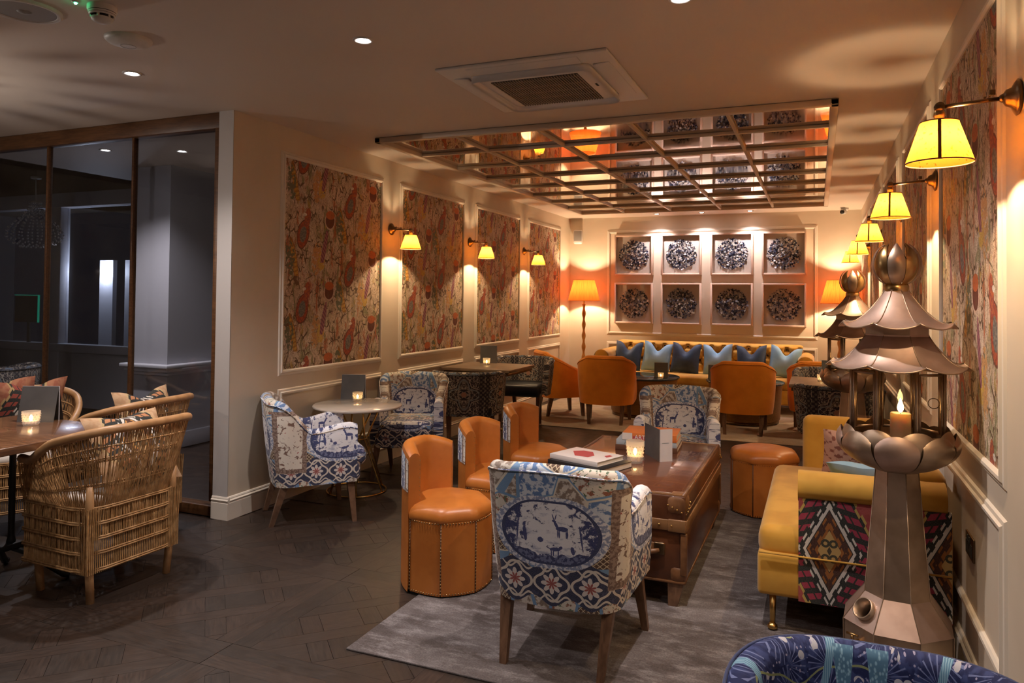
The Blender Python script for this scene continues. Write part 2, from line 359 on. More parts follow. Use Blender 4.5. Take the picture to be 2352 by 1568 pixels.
mat('card_grey', mottled((.070, .068, .070), (.10, .097, .10), 5), .55)
mat('card_white', (.62, .62, .66), .6)
mat('paper', (.66, .62, .56), .8)
mat('book_white', (.68, .63, .60), .45); mat('book_red', (.42, .06, .07), .5); mat('book_black', (.012, .012, .014), .45)
mat('book_orange', (.62, .17, .035), .5); mat('book_grey', (.38, .42, .45), .5); mat('book_brown', (.12, .05, .025), .5); mat('ink_white', (.75, .72, .70), .6)
mat('ink_grey', (.16, .20, .23), .6)
_wx = mat('wax', (.86, .70, .52), .5).node_tree.nodes['Principled BSDF']; _wx.inputs['Subsurface Weight'].default_value = .6; _wx.inputs['Subsurface Radius'].default_value = (1, .7, .45); _wx.inputs['Subsurface Scale'].default_value = .05
mat('wood_frame', woodgrain((.075, .030, .010), (.14, .060, .022), 2, 18, 'Object'), .40)
mat('grey_wall', (.40, .40, .44), .6); mat('grey_frame', (.52, .52, .57), .5); mat('night', (.010, .012, .018), .35)
mat('gold_leg', (.70, .45, .15), .22, 1)
mat('nail', (.42, .30, .15), .3, 1)
mat('gilt_wood', mottled((.42, .17, .03), (.55, .25, .05), 14), .38, .3)
mat('crystal', (.55, .56, .6), .08, .6)
thin('clear_glass'); thin('tint_glass', (.84, .86, .90), refl=.8); thin('lantern_glass', (.93, .90, .86)); thin('frame_glass', (.96, .96, .96), refl=.55)
translucent('votive_glass', (.86, .78, .70), .62)
def _vg(mm):
    nt = mm.node_tree; o = next(n for n in nt.nodes if n.type == 'OUTPUT_MATERIAL'); src = o.inputs[0].links[0].from_socket
    t = nt.nodes.new('ShaderNodeBsdfTransparent'); g = nt.nodes.new('ShaderNodeBsdfGlossy'); g.inputs['Roughness'].default_value = .08
    m1 = nt.nodes.new('ShaderNodeMixShader'); m2 = nt.nodes.new('ShaderNodeMixShader'); m1.inputs[0].default_value = .60; m2.inputs[0].default_value = .10
    nt.links.new(src, m1.inputs[1]); nt.links.new(t.outputs[0], m1.inputs[2]); nt.links.new(m1.outputs[0], m2.inputs[1]); nt.links.new(g.outputs[0], m2.inputs[2]); nt.links.new(m2.outputs[0], o.inputs[0])
_vg(MATS['votive_glass'])
translucent('sconce_shade', None, .72, lambda h: h.mix(h.noise(h.vec(*h.coord('Object')), 90, 3).sm(.60, .70), (.215, .080, .008), (.10, .028, .002)))
mat('shade_trim', (.16, .055, .015), .6)
translucent('lamp_shade', None, .72, lambda h: (lambda u, v, w: h.mix(h.noise(h.vec(u*90, v*6), 1, 3).sm(.3, .7), (.17, .025, .0035), (.215, .036, .005)))(*h.coord('UV')))
emitter('bulb', (1, .74, .42), 18); emitter('flame', (1, .62, .22), 14); emitter('led', (1, .93, .88), 22); emitter('green_led', (.05, 1, .35), 25)
emitter('green_neon', (.01, .35, .20), .14); emitter('cool_lamp', (.9, .93, 1), 12)

# ---------------------------------------------------------------- mesh helper
class MB:
    def __init__(s): s.v, s.f, s.uv, s.sm, s.tone = [], [], [], [], []
    def add(s, vs, fs, uvs=None, smooth=False, tone=0):
        o = len(s.v); s.v += [tuple(p) for p in vs]
        for i, f in enumerate(fs):
            s.f.append(tuple(o + k for k in f)); s.sm.append(smooth); s.tone.append(tone)
            s.uv.append(None if uvs is None else [uvs[k] for k in f])
        return s
    def box(s, c, size, bev=0, seg=2, rot=None, smooth=None):
        bm = bmesh.new(); bmesh.ops.create_cube(bm, size=1)
        for v in bm.verts: v.co = Vector((v.co.x*size[0], v.co.y*size[1], v.co.z*size[2]))
        if bev: bmesh.ops.bevel(bm, geom=bm.edges[:] + bm.verts[:], offset=bev, segments=seg, profile=.5, affect='EDGES')
        M_ = Matrix.Translation(Vector(c)) @ (rot.to_4x4() if rot else Matrix())
        bm.verts.index_update()
        s.add([M_ @ v.co for v in bm.verts], [[v.index for v in f.verts] for f in bm.faces], None, bool(bev and seg > 1) if smooth is None else smooth)
        bm.free(); return s
    def lathe(s, prof, c=(0, 0, 0), n=24, axis=None, ang0=0, smooth=True, cap=True):
        vs, fs = [], []
        for r, z in prof:
            for k in range(n):
                a = ang0 + 2*PI*k/n; vs.append(Vector((r*math.cos(a), r*math.sin(a), z)))
        for i in range(len(prof) - 1):
            for k in range(n): fs.append((i*n + k, i*n + (k + 1) % n, (i + 1)*n + (k + 1) % n, (i + 1)*n + k))
        if cap:
            if prof[0][0] > 1e-6: fs.append(tuple(range(n - 1, -1, -1)))
            if prof[-1][0] > 1e-6: fs.append(tuple((len(prof) - 1)*n + k for k in range(n)))
        q = Vector((0, 0, 1)).rotation_difference(Vector(axis)) if axis else None
        vs = [(q @ p if q else p) + Vector(c) for p in vs]
        return s.add(vs, fs, None, smooth)
    def tube(s, pts, r, n=8, closed=False, smooth=True, caps=True):
        pts = [Vector(p) for p in pts]; N = len(pts); rs = r if isinstance(r, (list, tuple)) else [r]*N
        vs, fs = [], []; up = None
        for i, p in enumerate(pts):
            a = pts[i - 1] if (i or closed) else p; b = pts[(i + 1) % N] if (i < N - 1 or closed) else p
            t = (b - a).normalized()
            if up is None: up = Vector((0, 0, 1)) if abs(t.z) < .9 else Vector((1, 0, 0))
            x = t.cross(up)
            if x.length < 1e-4: x = t.orthogonal()
            x.normalize(); y = x.cross(t); up = y
            for k in range(n):
                an = 2*PI*k/n; vs.append(p + (x*math.cos(an) + y*math.sin(an))*rs[i])
        for i in range(N if closed else N - 1):
            j = (i + 1) % N
            for k in range(n): fs.append((i*n + k, i*n + (k + 1) % n, j*n + (k + 1) % n, j*n + k))
        if caps and not closed: fs += [tuple(range(n - 1, -1, -1)), tuple((N - 1)*n + k for k in range(n))]
        return s.add(vs, fs, None, smooth)
    def taper(s, p0, p1, a0, a1, n=4, ang0=PI/4):
        """square (or n-gon) tapered post from p0 to p1, half-size a0 to a1, ends level"""
        vs = []
        for p, a in ((p0, a0), (p1, a1)):
            for k in range(n):
                t = ang0 + 2*PI*k/n; vs.append(Vector(p) + Vector((math.cos(t), math.sin(t), 0))*a*(1.414 if n == 4 else 1))
        fs = [(k, (k + 1) % n, n + (k + 1) % n, n + k) for k in range(n)] + [tuple(range(n - 1, -1, -1)), tuple(range(n, 2*n))]
        return s.add(vs, fs)
    def grid(s, fn, nu, nv, smooth=True, uv=None, closeu=False):
        vs = [fn(i/nu, j/nv) for j in range(nv + 1) for i in range(nu + 1)]
        uvs = [uv(i/nu, j/nv) for j in range(nv + 1) for i in range(nu + 1)] if uv else None
        fs = [(j*(nu + 1) + i, j*(nu + 1) + i + 1, (j + 1)*(nu + 1) + i + 1, (j + 1)*(nu + 1) + i) for j in range(nv) for i in range(nu)]
        return s.add(vs, fs, uvs, smooth)
    def sphere(s, c, r, n=8, m=6, sc=(1, 1, 1)):
        prof = [(math.sin(PI*i/m), -math.cos(PI*i/m)) for i in range(m + 1)]
        vs, fs = [], []
        for a, z in prof:
            for k in range(n): vs.append((c[0] + r*sc[0]*a*math.cos(2*PI*k/n), c[1] + r*sc[1]*a*math.sin(2*PI*k/n), c[2] + r*sc[2]*z))
        for i in range(m):
            for k in range(n): fs.append((i*n + k, i*n + (k + 1) % n, (i + 1)*n + (k + 1) % n, (i + 1)*n + k))
        return s.add(vs, fs, None, True)
    def mesh(s, name):
        me = bpy.data.meshes.new(name); me.from_pydata(s.v, [], s.f); 
        uvl = me.uv_layers.new(name='UVMap'); ta = me.attributes.new('tone', 'FLOAT', 'FACE')
        for i, p in enumerate(me.polygons):
            p.use_smooth = s.sm[i]; ta.data[i].value = s.tone[i]
            if s.uv[i] is not None:
                for k, li in enumerate(p.loop_indices): uvl.data[li].uv = s.uv[i][k]
            else:
                n = p.normal; a = (abs(n.x), abs(n.y), abs(n.z)); ax = a.index(max(a))
                for li in p.loop_indices:
                    co = me.vertices[me.loops[li].vertex_index].co
                    uvl.data[li].uv = (co.y, co.z) if ax == 0 else (co.x, co.z) if ax == 1 else (co.x, co.y)
        me.validate(); return me
    def build(s, name, material, parent=None):
        me = s.mesh(name); me.materials.append(MATS[material]); return link(name, me, parent)
def link(name, data, parent=None):
    o = bpy.data.objects.new(name, data); COL.objects.link(o)
    if parent: o.parent = parent
    return o
def tag(o, label, cat, group=None):
    o['label'] = label; o['category'] = cat
    if group: o['group'] = group
    return o
def thing(name, label, cat, loc=(0, 0, 0), rz=0, group=None):
    o = link(name, None); o.location = loc; o.rotation_euler = (0, 0, rz); o.empty_display_size = .1; return tag(o, label, cat, group)
def struct(o): o['kind'] = 'structure'; return o
def stuff(o): o['kind'] = 'stuff'; return o
def dup(root, loc, rz, label, group=None):
    def cp(o, par):
        c = o.copy(); COL.objects.link(c); c.parent = par
        for ch in o.children: cp(ch, c)
        return c
    r = cp(root, None); r.location = loc; r.rotation_euler = (0, 0, rz); r['label'] = label
    if group: r['group'] = group
    return r
def plight(name, loc, w, col, rad=.02, parent=None):
    l = bpy.data.lights.new(name, 'POINT'); l.energy = w; l.color = col; l.shadow_soft_size = rad
    o = link(name, l, parent); o.location = loc; return o
def spot(name, loc, w, col, ang, blend=.6, rad=.03, parent=None, aim=None):
    l = bpy.data.lights.new(name, 'SPOT'); l.energy = w; l.color = col; l.spot_size = math.radians(ang); l.spot_blend = blend; l.shadow_soft_size = rad
    o = link(name, l, parent); o.location = loc
    if aim: o.rotation_euler = Vector(aim).to_track_quat('-Z', 'Y').to_euler()
    return o
def ss(a, b, x): t = min(1, max(0, (x - a)/(b - a))); return t*t*(3 - 2*t)

# ================================================================ THE ROOM
XL, XR, YP, YF, ZC = -3.576, .545, 3.774, 10.95, 2.702
XW, YB = -7.2, -2.6
fl = struct(MB().box(((XW + XR)/2 - 1.2, (YB + YF)/2, -.055), (XR - XW + 2.6, YF - YB + .4, .10)).build('floor', 'parquet'))
struct(MB().box(((XW + XR)/2 - 1.2, (YB + YF)/2, ZC + .05), (XR - XW + 2.9, YF - YB + .5, .10)).build('ceiling', 'ceiling_paint'))
wl = struct(MB().box((XL - .06, (YP + YF)/2, ZC/2), (.12, YF - YP, ZC)).build('wall_left', 'wall_paint'))
wr = struct(MB().box((XR + .06, (YB + YF)/2, ZC/2), (.12, YF - YB, ZC)).build('wall_right', 'wall_paint'))
wf = struct(MB().box(((XL + XR)/2, YF + .06, ZC/2), (XR - XL + .24, .12, ZC)).build('wall_far', 'wall_paint'))
struct(MB().box(((XW + XR)/2, YB - .06, ZC/2), (XR - XW + .24, .12, ZC)).build('wall_back', 'wall_paint'))
struct(MB().box((XW - .06, (YB + YP)/2, ZC/2), (.12, YP - YB, ZC)).build('wall_west', 'wall_paint'))
def baseboard(name, p0, p1, nrm):
    """profiled skirting from p0 to p1 on the floor, nrm points into the room"""
    prof = [(0, 0), (.018, 0), (.018, .108), (.012, .112), (.016, .118), (.020, .126), (.012, .134), (.012, .140), (.008, .148), (0, .150)]
    a, b = Vector((*p0, 0)), Vector((*p1, 0)); n = Vector((*nrm, 0)); vs = []
    for p in (a, b):
        for d, z in prof: vs.append(p + n*d + Vector((0, 0, z)))
    k = len(prof); fs = [(i, i + 1, k + i + 1, k + i) for i in range(k - 1)] + [tuple(range(k - 1, -1, -1)), tuple(range(k, 2*k))]
    o = MB().add(vs, fs).build(name, 'trim_paint'); return struct(o)
baseboard('baseboard_left', (XL, YP + .0005), (XL, YF), (1, 0)); baseboard('baseboard_right', (XR, YB), (XR, YF), (-1, 0))
baseboard('baseboard_far', (XL, YF), (XR, YF), (0, -1)); baseboard('baseboard_end', (XL - .125, YP), (XL + .018, YP), (0, -1))
struct(MB().box((XL - .062, YP - .002, ZC/2), (.124, .006, ZC)).build('trim_1', 'white_paint'))
tn = [1]
def moulding(side, a0, a1, z0, z1, w=.045, d=.018):
    """applied picture-frame moulding; a0..a1 along the wall, inner edges; side = ('x', X, sign) or ('y', Y, sign)"""
    tn[0] += 1; ax, P, sg = side
    root = struct(link('trim_%d' % tn[0], None))
    prof = [(0, 0), (.0, d*.55), (w*.18, d*.95), (w*.42, d), (w*.55, d*.55), (w*.85, d*.45), (w, 0)]   # inner -> outer
    cs = [(a0, z0), (a1, z0), (a1, z1), (a0, z1)]; dirs = [(-1, -1), (1, -1), (1, 1), (-1, 1)]
    for k in range(4):
        j = (k + 1) % 4; vs = []
        for (c, dr) in ((cs[k], dirs[k]), (cs[j], dirs[j])):
            for o, h in prof:
                a, z = c[0] + dr[0]*o, c[1] + dr[1]*o
                vs.append((P + sg*h, a, z) if ax == 'x' else (a, P + sg*h, z))
        n = len(prof); MB().add(vs, [(i, i + 1, n + i + 1, n + i) for i in range(n - 1)]).build('rail', 'trim_paint', root)
    return root
def paper(wall, side, a0, a1, z0, z1, off):
    ax, P, sg = side
    vs = [(P + sg*.003, a, z) if ax == 'x' else (a, P + sg*.003, z) for a, z in ((a0, z0), (a1, z0), (a1, z1), (a0, z1))]
    vs += [(P - sg*.002, a, z) if ax == 'x' else (a, P - sg*.002, z) for a, z in ((a0, z0), (a1, z0), (a1, z1), (a0, z1))]
    uv = [(a - a0 + off, z) for a, z in ((a0, z0), (a1, z0), (a1, z1), (a0, z1))]*2
    MB().add(vs, [(0, 1, 2, 3), (4, 5, 1, 0), (5, 6, 2, 1), (6, 7, 3, 2), (7, 4, 0, 3)], uv).build('wallpaper_panel', 'wallpaper', wall)
for i in range(4):
    y0 = 4.285 + 1.632*i; y1 = y0 + 1.265
    moulding(('x', XL, 1), y0, y1, .938, 2.478); paper(wl, ('x', XL, 1), y0, y1, .938, 2.478, .03*i)
    moulding(('x', XL, 1), y0, y1, .305, .755)
for i in range(-2, 5):
    y0 = 2.76 + 1.632*i; y1 = y0 + 1.20
    moulding(('x', XR, -1), y0, y1, .938, 2.478); paper(wr, ('x', XR, -1), y0, y1, .938, 2.478, .11 + .07*i)
    moulding(('x', XR, -1), y0, y1, .32, .755)
moulding(('y', YF, -1), -2.93, -.045, .965, 2.46); moulding(('y', YF, -1), -2.93, -.045, .305, .77)

# ---- parquet: square framed panels with a diagonal lattice, every piece its own board
def clip(poly, h):
    for ax, sg in ((0, 1), (0, -1), (1, 1), (1, -1)):
        out = []
        for i, p in enumerate(poly):
            q = poly[(i + 1) % len(poly)]; dp, dq = h - sg*p[ax], h - sg*q[ax]
            if dp >= 0: out.append(p)
            if dp*dq < 0: t = dp/(dp - dq); out.append((p[0] + (q[0] - p[0])*t, p[1] + (q[1] - p[1])*t))
        poly = out
        if not poly: return []
    return poly
PS, FWD = .94, .092; HI = PS/2 - FWD; pieces = []
def piece(poly, ang):
    if len(poly) < 3: return
    A = abs(sum(poly[i][0]*poly[(i + 1) % len(poly)][1] - poly[(i + 1) % len(poly)][0]*poly[i][1] for i in range(len(poly))))/2
    if A < .0008: return
    cx = sum(p[0] for p in poly)/len(poly); cy = sum(p[1] for p in poly)/len(poly)
    ins = []
    for p in poly:
        dx, dy = cx - p[0], cy - p[1]; l = math.hypot(dx, dy); ins.append((p[0] + dx/l*.0016, p[1] + dy/l*.0016))
    pieces.append((ins, (cx, cy), ang, A))
h2 = PS/2
piece([(-h2, -h2), (h2, -h2), (h2, -HI), (-h2, -HI)], 0); piece([(-h2, HI), (h2, HI), (h2, h2), (-h2, h2)], 0)
piece([(-h2, -HI), (-HI, -HI), (-HI, HI), (-h2, HI)], PI/2); piece([(HI, -HI), (h2, -HI), (h2, HI), (HI, HI)], PI/2)
dsp, wst = HI*2*1.41421/4, .088; r2 = .70710678
def rotp(P): return [((p - q)*r2, (p + q)*r2) for p, q in P]
for k in range(-2, 3):
    q0 = k*dsp
    piece(clip(rotp([(-2, q0 - wst/2), (2, q0 - wst/2), (2, q0 + wst/2), (-2, q0 + wst/2)]), HI), PI/4)
    for j in range(-3, 3):
        qa, qb = q0 + wst/2, q0 + dsp - wst/2
        pa, pb = j*dsp + wst/2, (j + 1)*dsp - wst/2
        piece(clip(rotp([(pa, qa), (pb, qa), (pb, qb), (pa, qb)]), HI), PI/4 if (j + k) % 2 else -PI/4)
        piece(clip(rotp([(j*dsp - wst/2, qa), (j*dsp + wst/2, qa), (j*dsp + wst/2, qb), (j*dsp - wst/2, qb)]), HI), -PI/4)
def piece_geo(pc, ox=0, oy=0, z=0):
    poly, c, ang, A = pc; n = len(poly)
    vs = [(x + ox, y + oy, z) for x, y in poly] + [(x + ox, y + oy, -.005) for x, y in poly]
    fs = [tuple(range(n))] + [(i, n + i, n + (i + 1) % n, (i + 1) % n) for i in range(n)]
    ca, sa = math.cos(ang), math.sin(ang)
    uv = [(x*ca + y*sa, -x*sa + y*ca) for x, y in poly]*2
    return vs, fs, uv
pm = []
for pc in pieces:
    mb = MB(); vs, fs, uv = piece_geo(pc); 
    A2 = sum(pc[0][i][0]*pc[0][(i + 1) % len(pc[0])][1] - pc[0][(i + 1) % len(pc[0])][0]*pc[0][i][1] for i in range(len(pc[0])))
    if A2 < 0: fs = [tuple(reversed(f)) for f in fs]
    mb.add(vs, fs, uv, False, 0); me = mb.mesh('board'); me.materials.append(MATS['parquet']); pm.append((me, vs, fs, uv))
inst = []
ix = 0
for i in range(-1, 7):
    for j in range(0, 9):
        ox, oy = .06 - i*PS, 1.9 + j*PS
        for k, pc in enumerate(pieces):
            x, y = ox + pc[1][0], oy + pc[1][1]
            if x > XR + .02: continue
            if y > YP - .05 and x < XL + .02: continue
            if all(-1.80 < ox + q[0] and 2.63 < oy + q[1] < 5.34 for q in pc[0]): continue
            if y > 8.2: continue
            d = (Vector((x, y, 0)) - CAM); dep = d.dot(FW); 
            if dep < .4: continue
            px = CX + F_PX*d.dot(RT)/dep; py = CY - F_PX*d.dot(UP)/dep
            vis = -150 < px < 2500 and py < 1700
            inst.append(((pc[3]/dep**3 if vis else 0), k, ox, oy))
inst.sort(reverse=True)
for s_, k, ox, oy in inst[:300]:
    b = link('board', pm[k][0], fl); b.location = (ox, oy, 0)
mb = MB()
for s_, k, ox, oy in inst[300:]:
    me, vs, fs, uv = pm[k]; mb.add([(x + ox, y + oy, z) for x, y, z in vs], fs, uv, False, random.random())
stuff(mb.build('far_boards', 'parquet', fl))

# ================================================================ glazed partition and what lies beyond it
gp = thing('glazed_partition', 'tall brown wooden framed glass partition beside the white wall end', 'partition', (0, YP, 0))
GX0 = XW + .02; GX1 = XL - .125
MB().box(((GX0 + GX1)/2, .05, ZC - .055), (GX1 - GX0, .09, .11), .006).build('top_rail', 'wood_frame', gp)
MB().box(((GX0 + GX1)/2, .05, .035), (GX1 - GX0, .09, .07), .006).build('bottom_rail', 'wood_frame', gp)
MB().box((GX1 - .022, .05, ZC/2), (.045, .09, ZC - .2), .005).build('stile', 'wood_frame', gp)
xs = [GX1 - .045, -4.535, -5.435, -6.33, GX0]
for x in xs[1:4]: MB().box((x, .05, ZC/2), (.020, .04, ZC - .18), .003).build('mullion', 'wood_frame', gp)
for i in range(4):
    MB().box(((xs[i] + xs[i + 1])/2, .05, ZC/2), (abs(xs[i] - xs[i + 1]) - .02, .008, ZC - .18)).build('glass_pane', 'tint_glass', gp)
by = 6.3
bw = struct(link('window_1', None)); bw.location = (0, by, 0)
MB().box((-8.2, 0, .42), (8.8, .12, .66)).build('sill_wall', 'grey_wall', bw)
MB().box((-8.2, 0, 2.62), (8.8, .16, .18)).build('head_rail', 'grey_frame', bw)
MB().box((-8.2, -.03, .80), (8.8, .12, .10), .008).build('window_sill', 'grey_frame', bw)
for x in (-10.3, -8.72, -7.30, -5.2): MB().box((x, -.01, 1.32), (.19, .13, 2.62), .008).build('window_post', 'grey_frame', bw)
for x0, x1 in ((-10.3, -8.72), (-8.72, -7.3), (-7.3, -5.2)): MB().box(((x0 + x1)/2, .02, 1.68), (x1 - x0 - .19, .01, 1.72)).build('window_pane', 'tint_glass', bw)
struct(MB().box((-12.2, 5.0, 1.35), (.08, 6, 2.7)).build('wall_beyond', 'grey_wall'))
struct(MB().box((-10.4, 5.6, -.055), (7.0, 4.6, .10)).build('floor_beyond', 'parquet'))
struct(MB().box((-10.4, 5.6, ZC + .05), (7.0, 4.6, .10)).build('ceiling_beyond', 'ceiling_paint'))
pc = thing('pillar', 'square grey pillar with moulded dado cap standing behind the glass', 'pillar', (-5.90, 5.46, 0), 0)
MB().box((0, 0, 1.72), (.46, .56, 1.96)).build('shaft', 'grey_wall', pc)
MB().box((0, 0, .79), (.62, .72, .035), .008).box((0, 0, .755), (.56, .66, .04), .008).box((0, 0, .72), (.51, .61, .035), .006).build('dado_cap', 'grey_frame', pc)
MB().box((0, 0, .43), (.46, .56, .56)).build('pedestal', 'grey_wall', pc); MB().box((0, 0, .075), (.52, .62, .15), .006).build('plinth', 'grey_frame', pc)
def chandelier(label, x, y, w=0, lname=None, beads=18):
    ch = thing('chandelier', label, 'chandelier', (x, y, 0), 0, 'beaded crystal chandeliers')
    MB().tube([(0, 0, ZC), (0, 0, 2.42)], .006).build('rod', 'grey_plastic', ch)
    MB().lathe([(.05, ZC - .02), (.05, ZC)], n=16).build('ceiling_rose', 'grey_plastic', ch)
    mb = MB()
    for k in range(beads):
        a = 2*PI*k/beads
        for i in range(15):
            t = i/14; r = .05 + .21*math.sin(min(1, t*1.35)*PI/2)**2*(1 if t < .75 else math.cos((t - .75)/.25*PI/2*.75)); mb.sphere((r*math.cos(a), r*math.sin(a), 2.42 - .46*t), .011, 5, 4)
    stuff(mb.build('bead_strings', 'crystal', ch))
    MB().lathe([(.05, 2.42), (.06, 2.42), (.06, 2.44), (.05, 2.44)], n=16).build('top_ring', 'grey_plastic', ch)
    if w: plight(lname, (0, 0, 2.20), w, (1, .86, .76), .012, ch)
chandelier('beaded crystal chandelier hanging in the dark room behind the glass', -7.67, 5.25)
chandelier('beaded crystal chandelier over the tables at the open end of the room', -4.85, 2.15, E_CHAND*3.2, 'chandelier_left_offscreen')
wlamp = thing('wall_lamp', 'small bright lamp on a pale outdoor post beyond the windows', 'lamp', (-8.5, 6.75, 0))
MB().box((0, .05, .95), (.24, .06, 1.9)).build('post', 'grey_frame', wlamp); MB().lathe([(.05, 0), (.055, .02), (.03, .04)], (0, 0, 1.76), 14, (0, -1, 0)).build('lens', 'cool_lamp', wlamp)
plight('wall_lamp_light', (0, -.10, 1.76), 5, (.9, .93, 1), .03, wlamp)
MB().box((.36, .08, .95), (.12, .06, 1.9)).build('post', 'grey_frame', wlamp)
gs = thing('green_sign', 'dim green edge-lit sign glowing in the dark behind the glass', 'sign', (-9.2, 6.22, 1.1))
MB().box((0, 0, .17), (.44, .012, .34)).build('panel', 'night', gs); MB().box((.22, -.004, .17), (.012, .02, .34)).box((0, -.004, .34), (.44, .02, .008)).build('glowing_edge', 'green_neon', gs); MB().box((0, .03, -.125), (.05, .02, .26)).build('stand', 'night', gs)

# ================================================================ ceiling fittings
def downlight(x, y, label, w=E_DOWN, ang=118, lname='downlight_beam'):
    t = thing('downlight', label, 'downlight', (x, y, ZC), 0, 'recessed ceiling downlights')
    MB().lathe([(.032, -.001), (.032, -.004), (.046, -.006), (.050, -.003), (.050, 0)], n=24, cap=False).build('trim_ring', 'white_plastic', t)
    MB().lathe([(.0001, -.002), (.033, -.002)], n=20, cap=False).build('lens', 'led', t)
    spot(lname, (0, 0, -.012), w, (1, .89, .85), ang, .75, .03, t); return t
downlight(-3.518, 2.935, 'lit recessed downlight over the wicker chairs'); downlight(-2.009, 2.948, 'lit recessed downlight above the open parquet by the smoke detector')
downlight(-.516, 3.0, 'lit recessed downlight above the front floral armchair')
for i, x in enumerate((-5.03, -3.518, -2.009, -.516)): downlight(x, .9, 'lit recessed downlight in the ceiling row away from the alcove', E_DOWN*.45, lname='downlight_behind_%d_offscreen' % (i + 1))
downlight(-5.63, 4.45, 'downlight in the ceiling just behind the glass partition', w=50); downlight(-5.04, 4.716, 'dimmer downlight beyond the glass nearer the white wall', w=12)
for x, wl_ in ((-2.162, 'small ceiling downlight above the framed discs, nearest the corner floor lamp'), (-1.523, 'small ceiling downlight above the framed discs, middle of three'), (-.866, 'small ceiling downlight above the framed discs, nearest the security camera')):
    t = thing('wall_wash_downlight', wl_, 'downlight', (x, 10.66, ZC), 0, 'downlights washing the far wall')
    MB().lathe([(.028, -.001), (.030, -.004), (.042, -.005), (.044, 0)], n=20, cap=False).build('trim_ring', 'bronze_dark', t)
    MB().lathe([(.0001, -.002), (.029, -.002)], n=16, cap=False).build('lens', 'led', t)
    spot('wash_beam', (0, 0, -.012), E_WASH, (1, .84, .84), 92, .8, .03, t, (0, .28, -1))
t = thing('ceiling_speaker', 'large round flush grey ceiling speaker next to the green light', 'speaker', (-3.17, 2.10, ZC))
MB().lathe([(0.0001, -.010), (.10, -.010), (.122, -.008)], n=36, cap=False).build('grille', 'grey_plastic', t); MB().lathe([(.122, -.008), (.128, -.013), (.142, -.010), (.145, 0)], n=36, cap=False).build('rim', 'white_plastic', t)
MB().lathe([(.0001, -.018), (.02, -.015), (.028, -.010)], n=20, cap=False).build('tweeter', 'grey_plastic', t)
t = thing('smoke_detector', 'white domed smoke detector with dark vents on the ceiling', 'smoke detector', (-2.82, 2.20, ZC))
MB().lathe([(.058, 0), (.058, -.018), (.054, -.024)], n=28, cap=False).build('base', 'white_plastic', t); MB().lathe([(.052, -.022), (.052, -.034), (.046, -.038)], n=28, cap=False).build('seam', 'dark_slot', t)
MB().lathe([(.054, -.026), (.050, -.040), (.046, -.041)], n=28, cap=False).build('collar', 'white_plastic', t)
MB().lathe([(.040, -.038), (.040, -.052)], n=28, cap=False).build('vent', 'dark_slot', t); MB().lathe([(.044, -.050), (.040, -.060), (.022, -.070), (.0001, -.072)], n=28, cap=False).build('cap', 'white_plastic', t)
for k in range(6): a = PI/3*k; MB().box((.041*math.cos(a), .041*math.sin(a), -.045), (.008, .008, .016)).build('rib', 'white_plastic', t)
t = thing('wireless_access_point', 'shallow white dome with a ring on the ceiling beside the downlight', 'sensor', (-3.06, 2.53, ZC))
MB().lathe([(.105, 0), (.104, -.010), (.090, -.022), (.05, -.034), (.032, -.036), (.0001, -.036)], n=36, cap=False).build('dome', 'white_plastic', t); MB().lathe([(.031, -.0355), (.033, -.0375), (.035, -.0350)], n=28, cap=False).build('ring', 'grey_plastic', t)
t = thing('emergency_light', 'tiny green glowing indicator light on the ceiling', 'indicator light', (-2.87, 2.115, ZC))
MB().lathe([(.016, 0), (.016, -.005), (.008, -.008)], n=14).build('bezel', 'white_plastic', t); MB().sphere((0, 0, -.009), .006, 10, 6).build('led', 'green_led', t)
# air conditioning cassette
ac = thing('air_conditioner', 'square ceiling air conditioning cassette with a slatted central grille', 'air conditioner', (-1.425, 3.935, ZC))
MB().box((0, 0, -.008), (.95, .95, .016), .006).build('frame', 'white_plastic', ac)
MB().box((0, 0, -.022), (.68, .68, .026), .05, 3).build('panel', 'white_plastic', ac)
for k in range(4):
    MB().box((0, .40, -.019), (.62, .085, .008), .003, rot=Matrix.Rotation(.10, 3, 'X')).build('flap', 'white_plastic', ac).rotation_euler = (0, 0, k*PI/2)
MB().box((0, .02, -.0345), (.50, .52, .004)).build('intake_shade', 'dark_slot', ac)  # near-black sheet behind the slats, cavity shade put into its colour
for k in range(32): MB().box((-.245 + k*.49/31, .02, -.038), (.006, .52, .006)).build('slat', 'grille_tan', ac)
for k in range(5): MB().box((0, -.20 + k*.11, -.039), (.50, .004, .006)).build('cross_slat', 'grille_tan', ac)
MB().box((.29, .0, -.0355), (.012, .05, .002)).build('badge', 'dark_slot', ac)
# mirrored ceiling panel
MX0, MX1, MY0, MY1 = -3.165, .115, 4.83, 10.135
mp = thing('mirrored_ceiling_panel', 'antique mirror ceiling panel divided into squares by timber bars', 'mirror', ((MX0 + MX1)/2, (MY0 + MY1)/2, ZC))
w_, d_ = MX1 - MX0, MY1 - MY0; nx, ny = 5, 8
for i in range(nx):
    for j in range(ny):
        MB().box((-w_/2 + w_*(i + .5)/nx, -d_/2 + d_*(j + .5)/ny, -.006), (w_/nx - .004, d_/ny - .004, .006)).build('mirror_pane', 'antique_mirror', mp)
for i in range(1, nx): MB().box((-w_/2 + w_*i/nx, 0, -.020), (.026, d_ - .06, .024), .004).build('long_bar', 'mirror_bar', mp)
for j in range(1, ny): MB().box((0, -d_/2 + d_*j/ny, -.022), (w_ - .06, .026, .024), .004).build('cross_bar', 'mirror_bar', mp)
for sx in (-1, 1): MB().box((sx*(w_/2 - .02), 0, -.022), (.05, d_ + .01, .040), .006).build('edge_rail', 'mirror_bar', mp)
for sy in (-1, 1): MB().box((0, sy*(d_/2 - .02), -.022), (w_ + .01, .05, .040), .006).build('edge_rail', 'mirror_bar', mp)
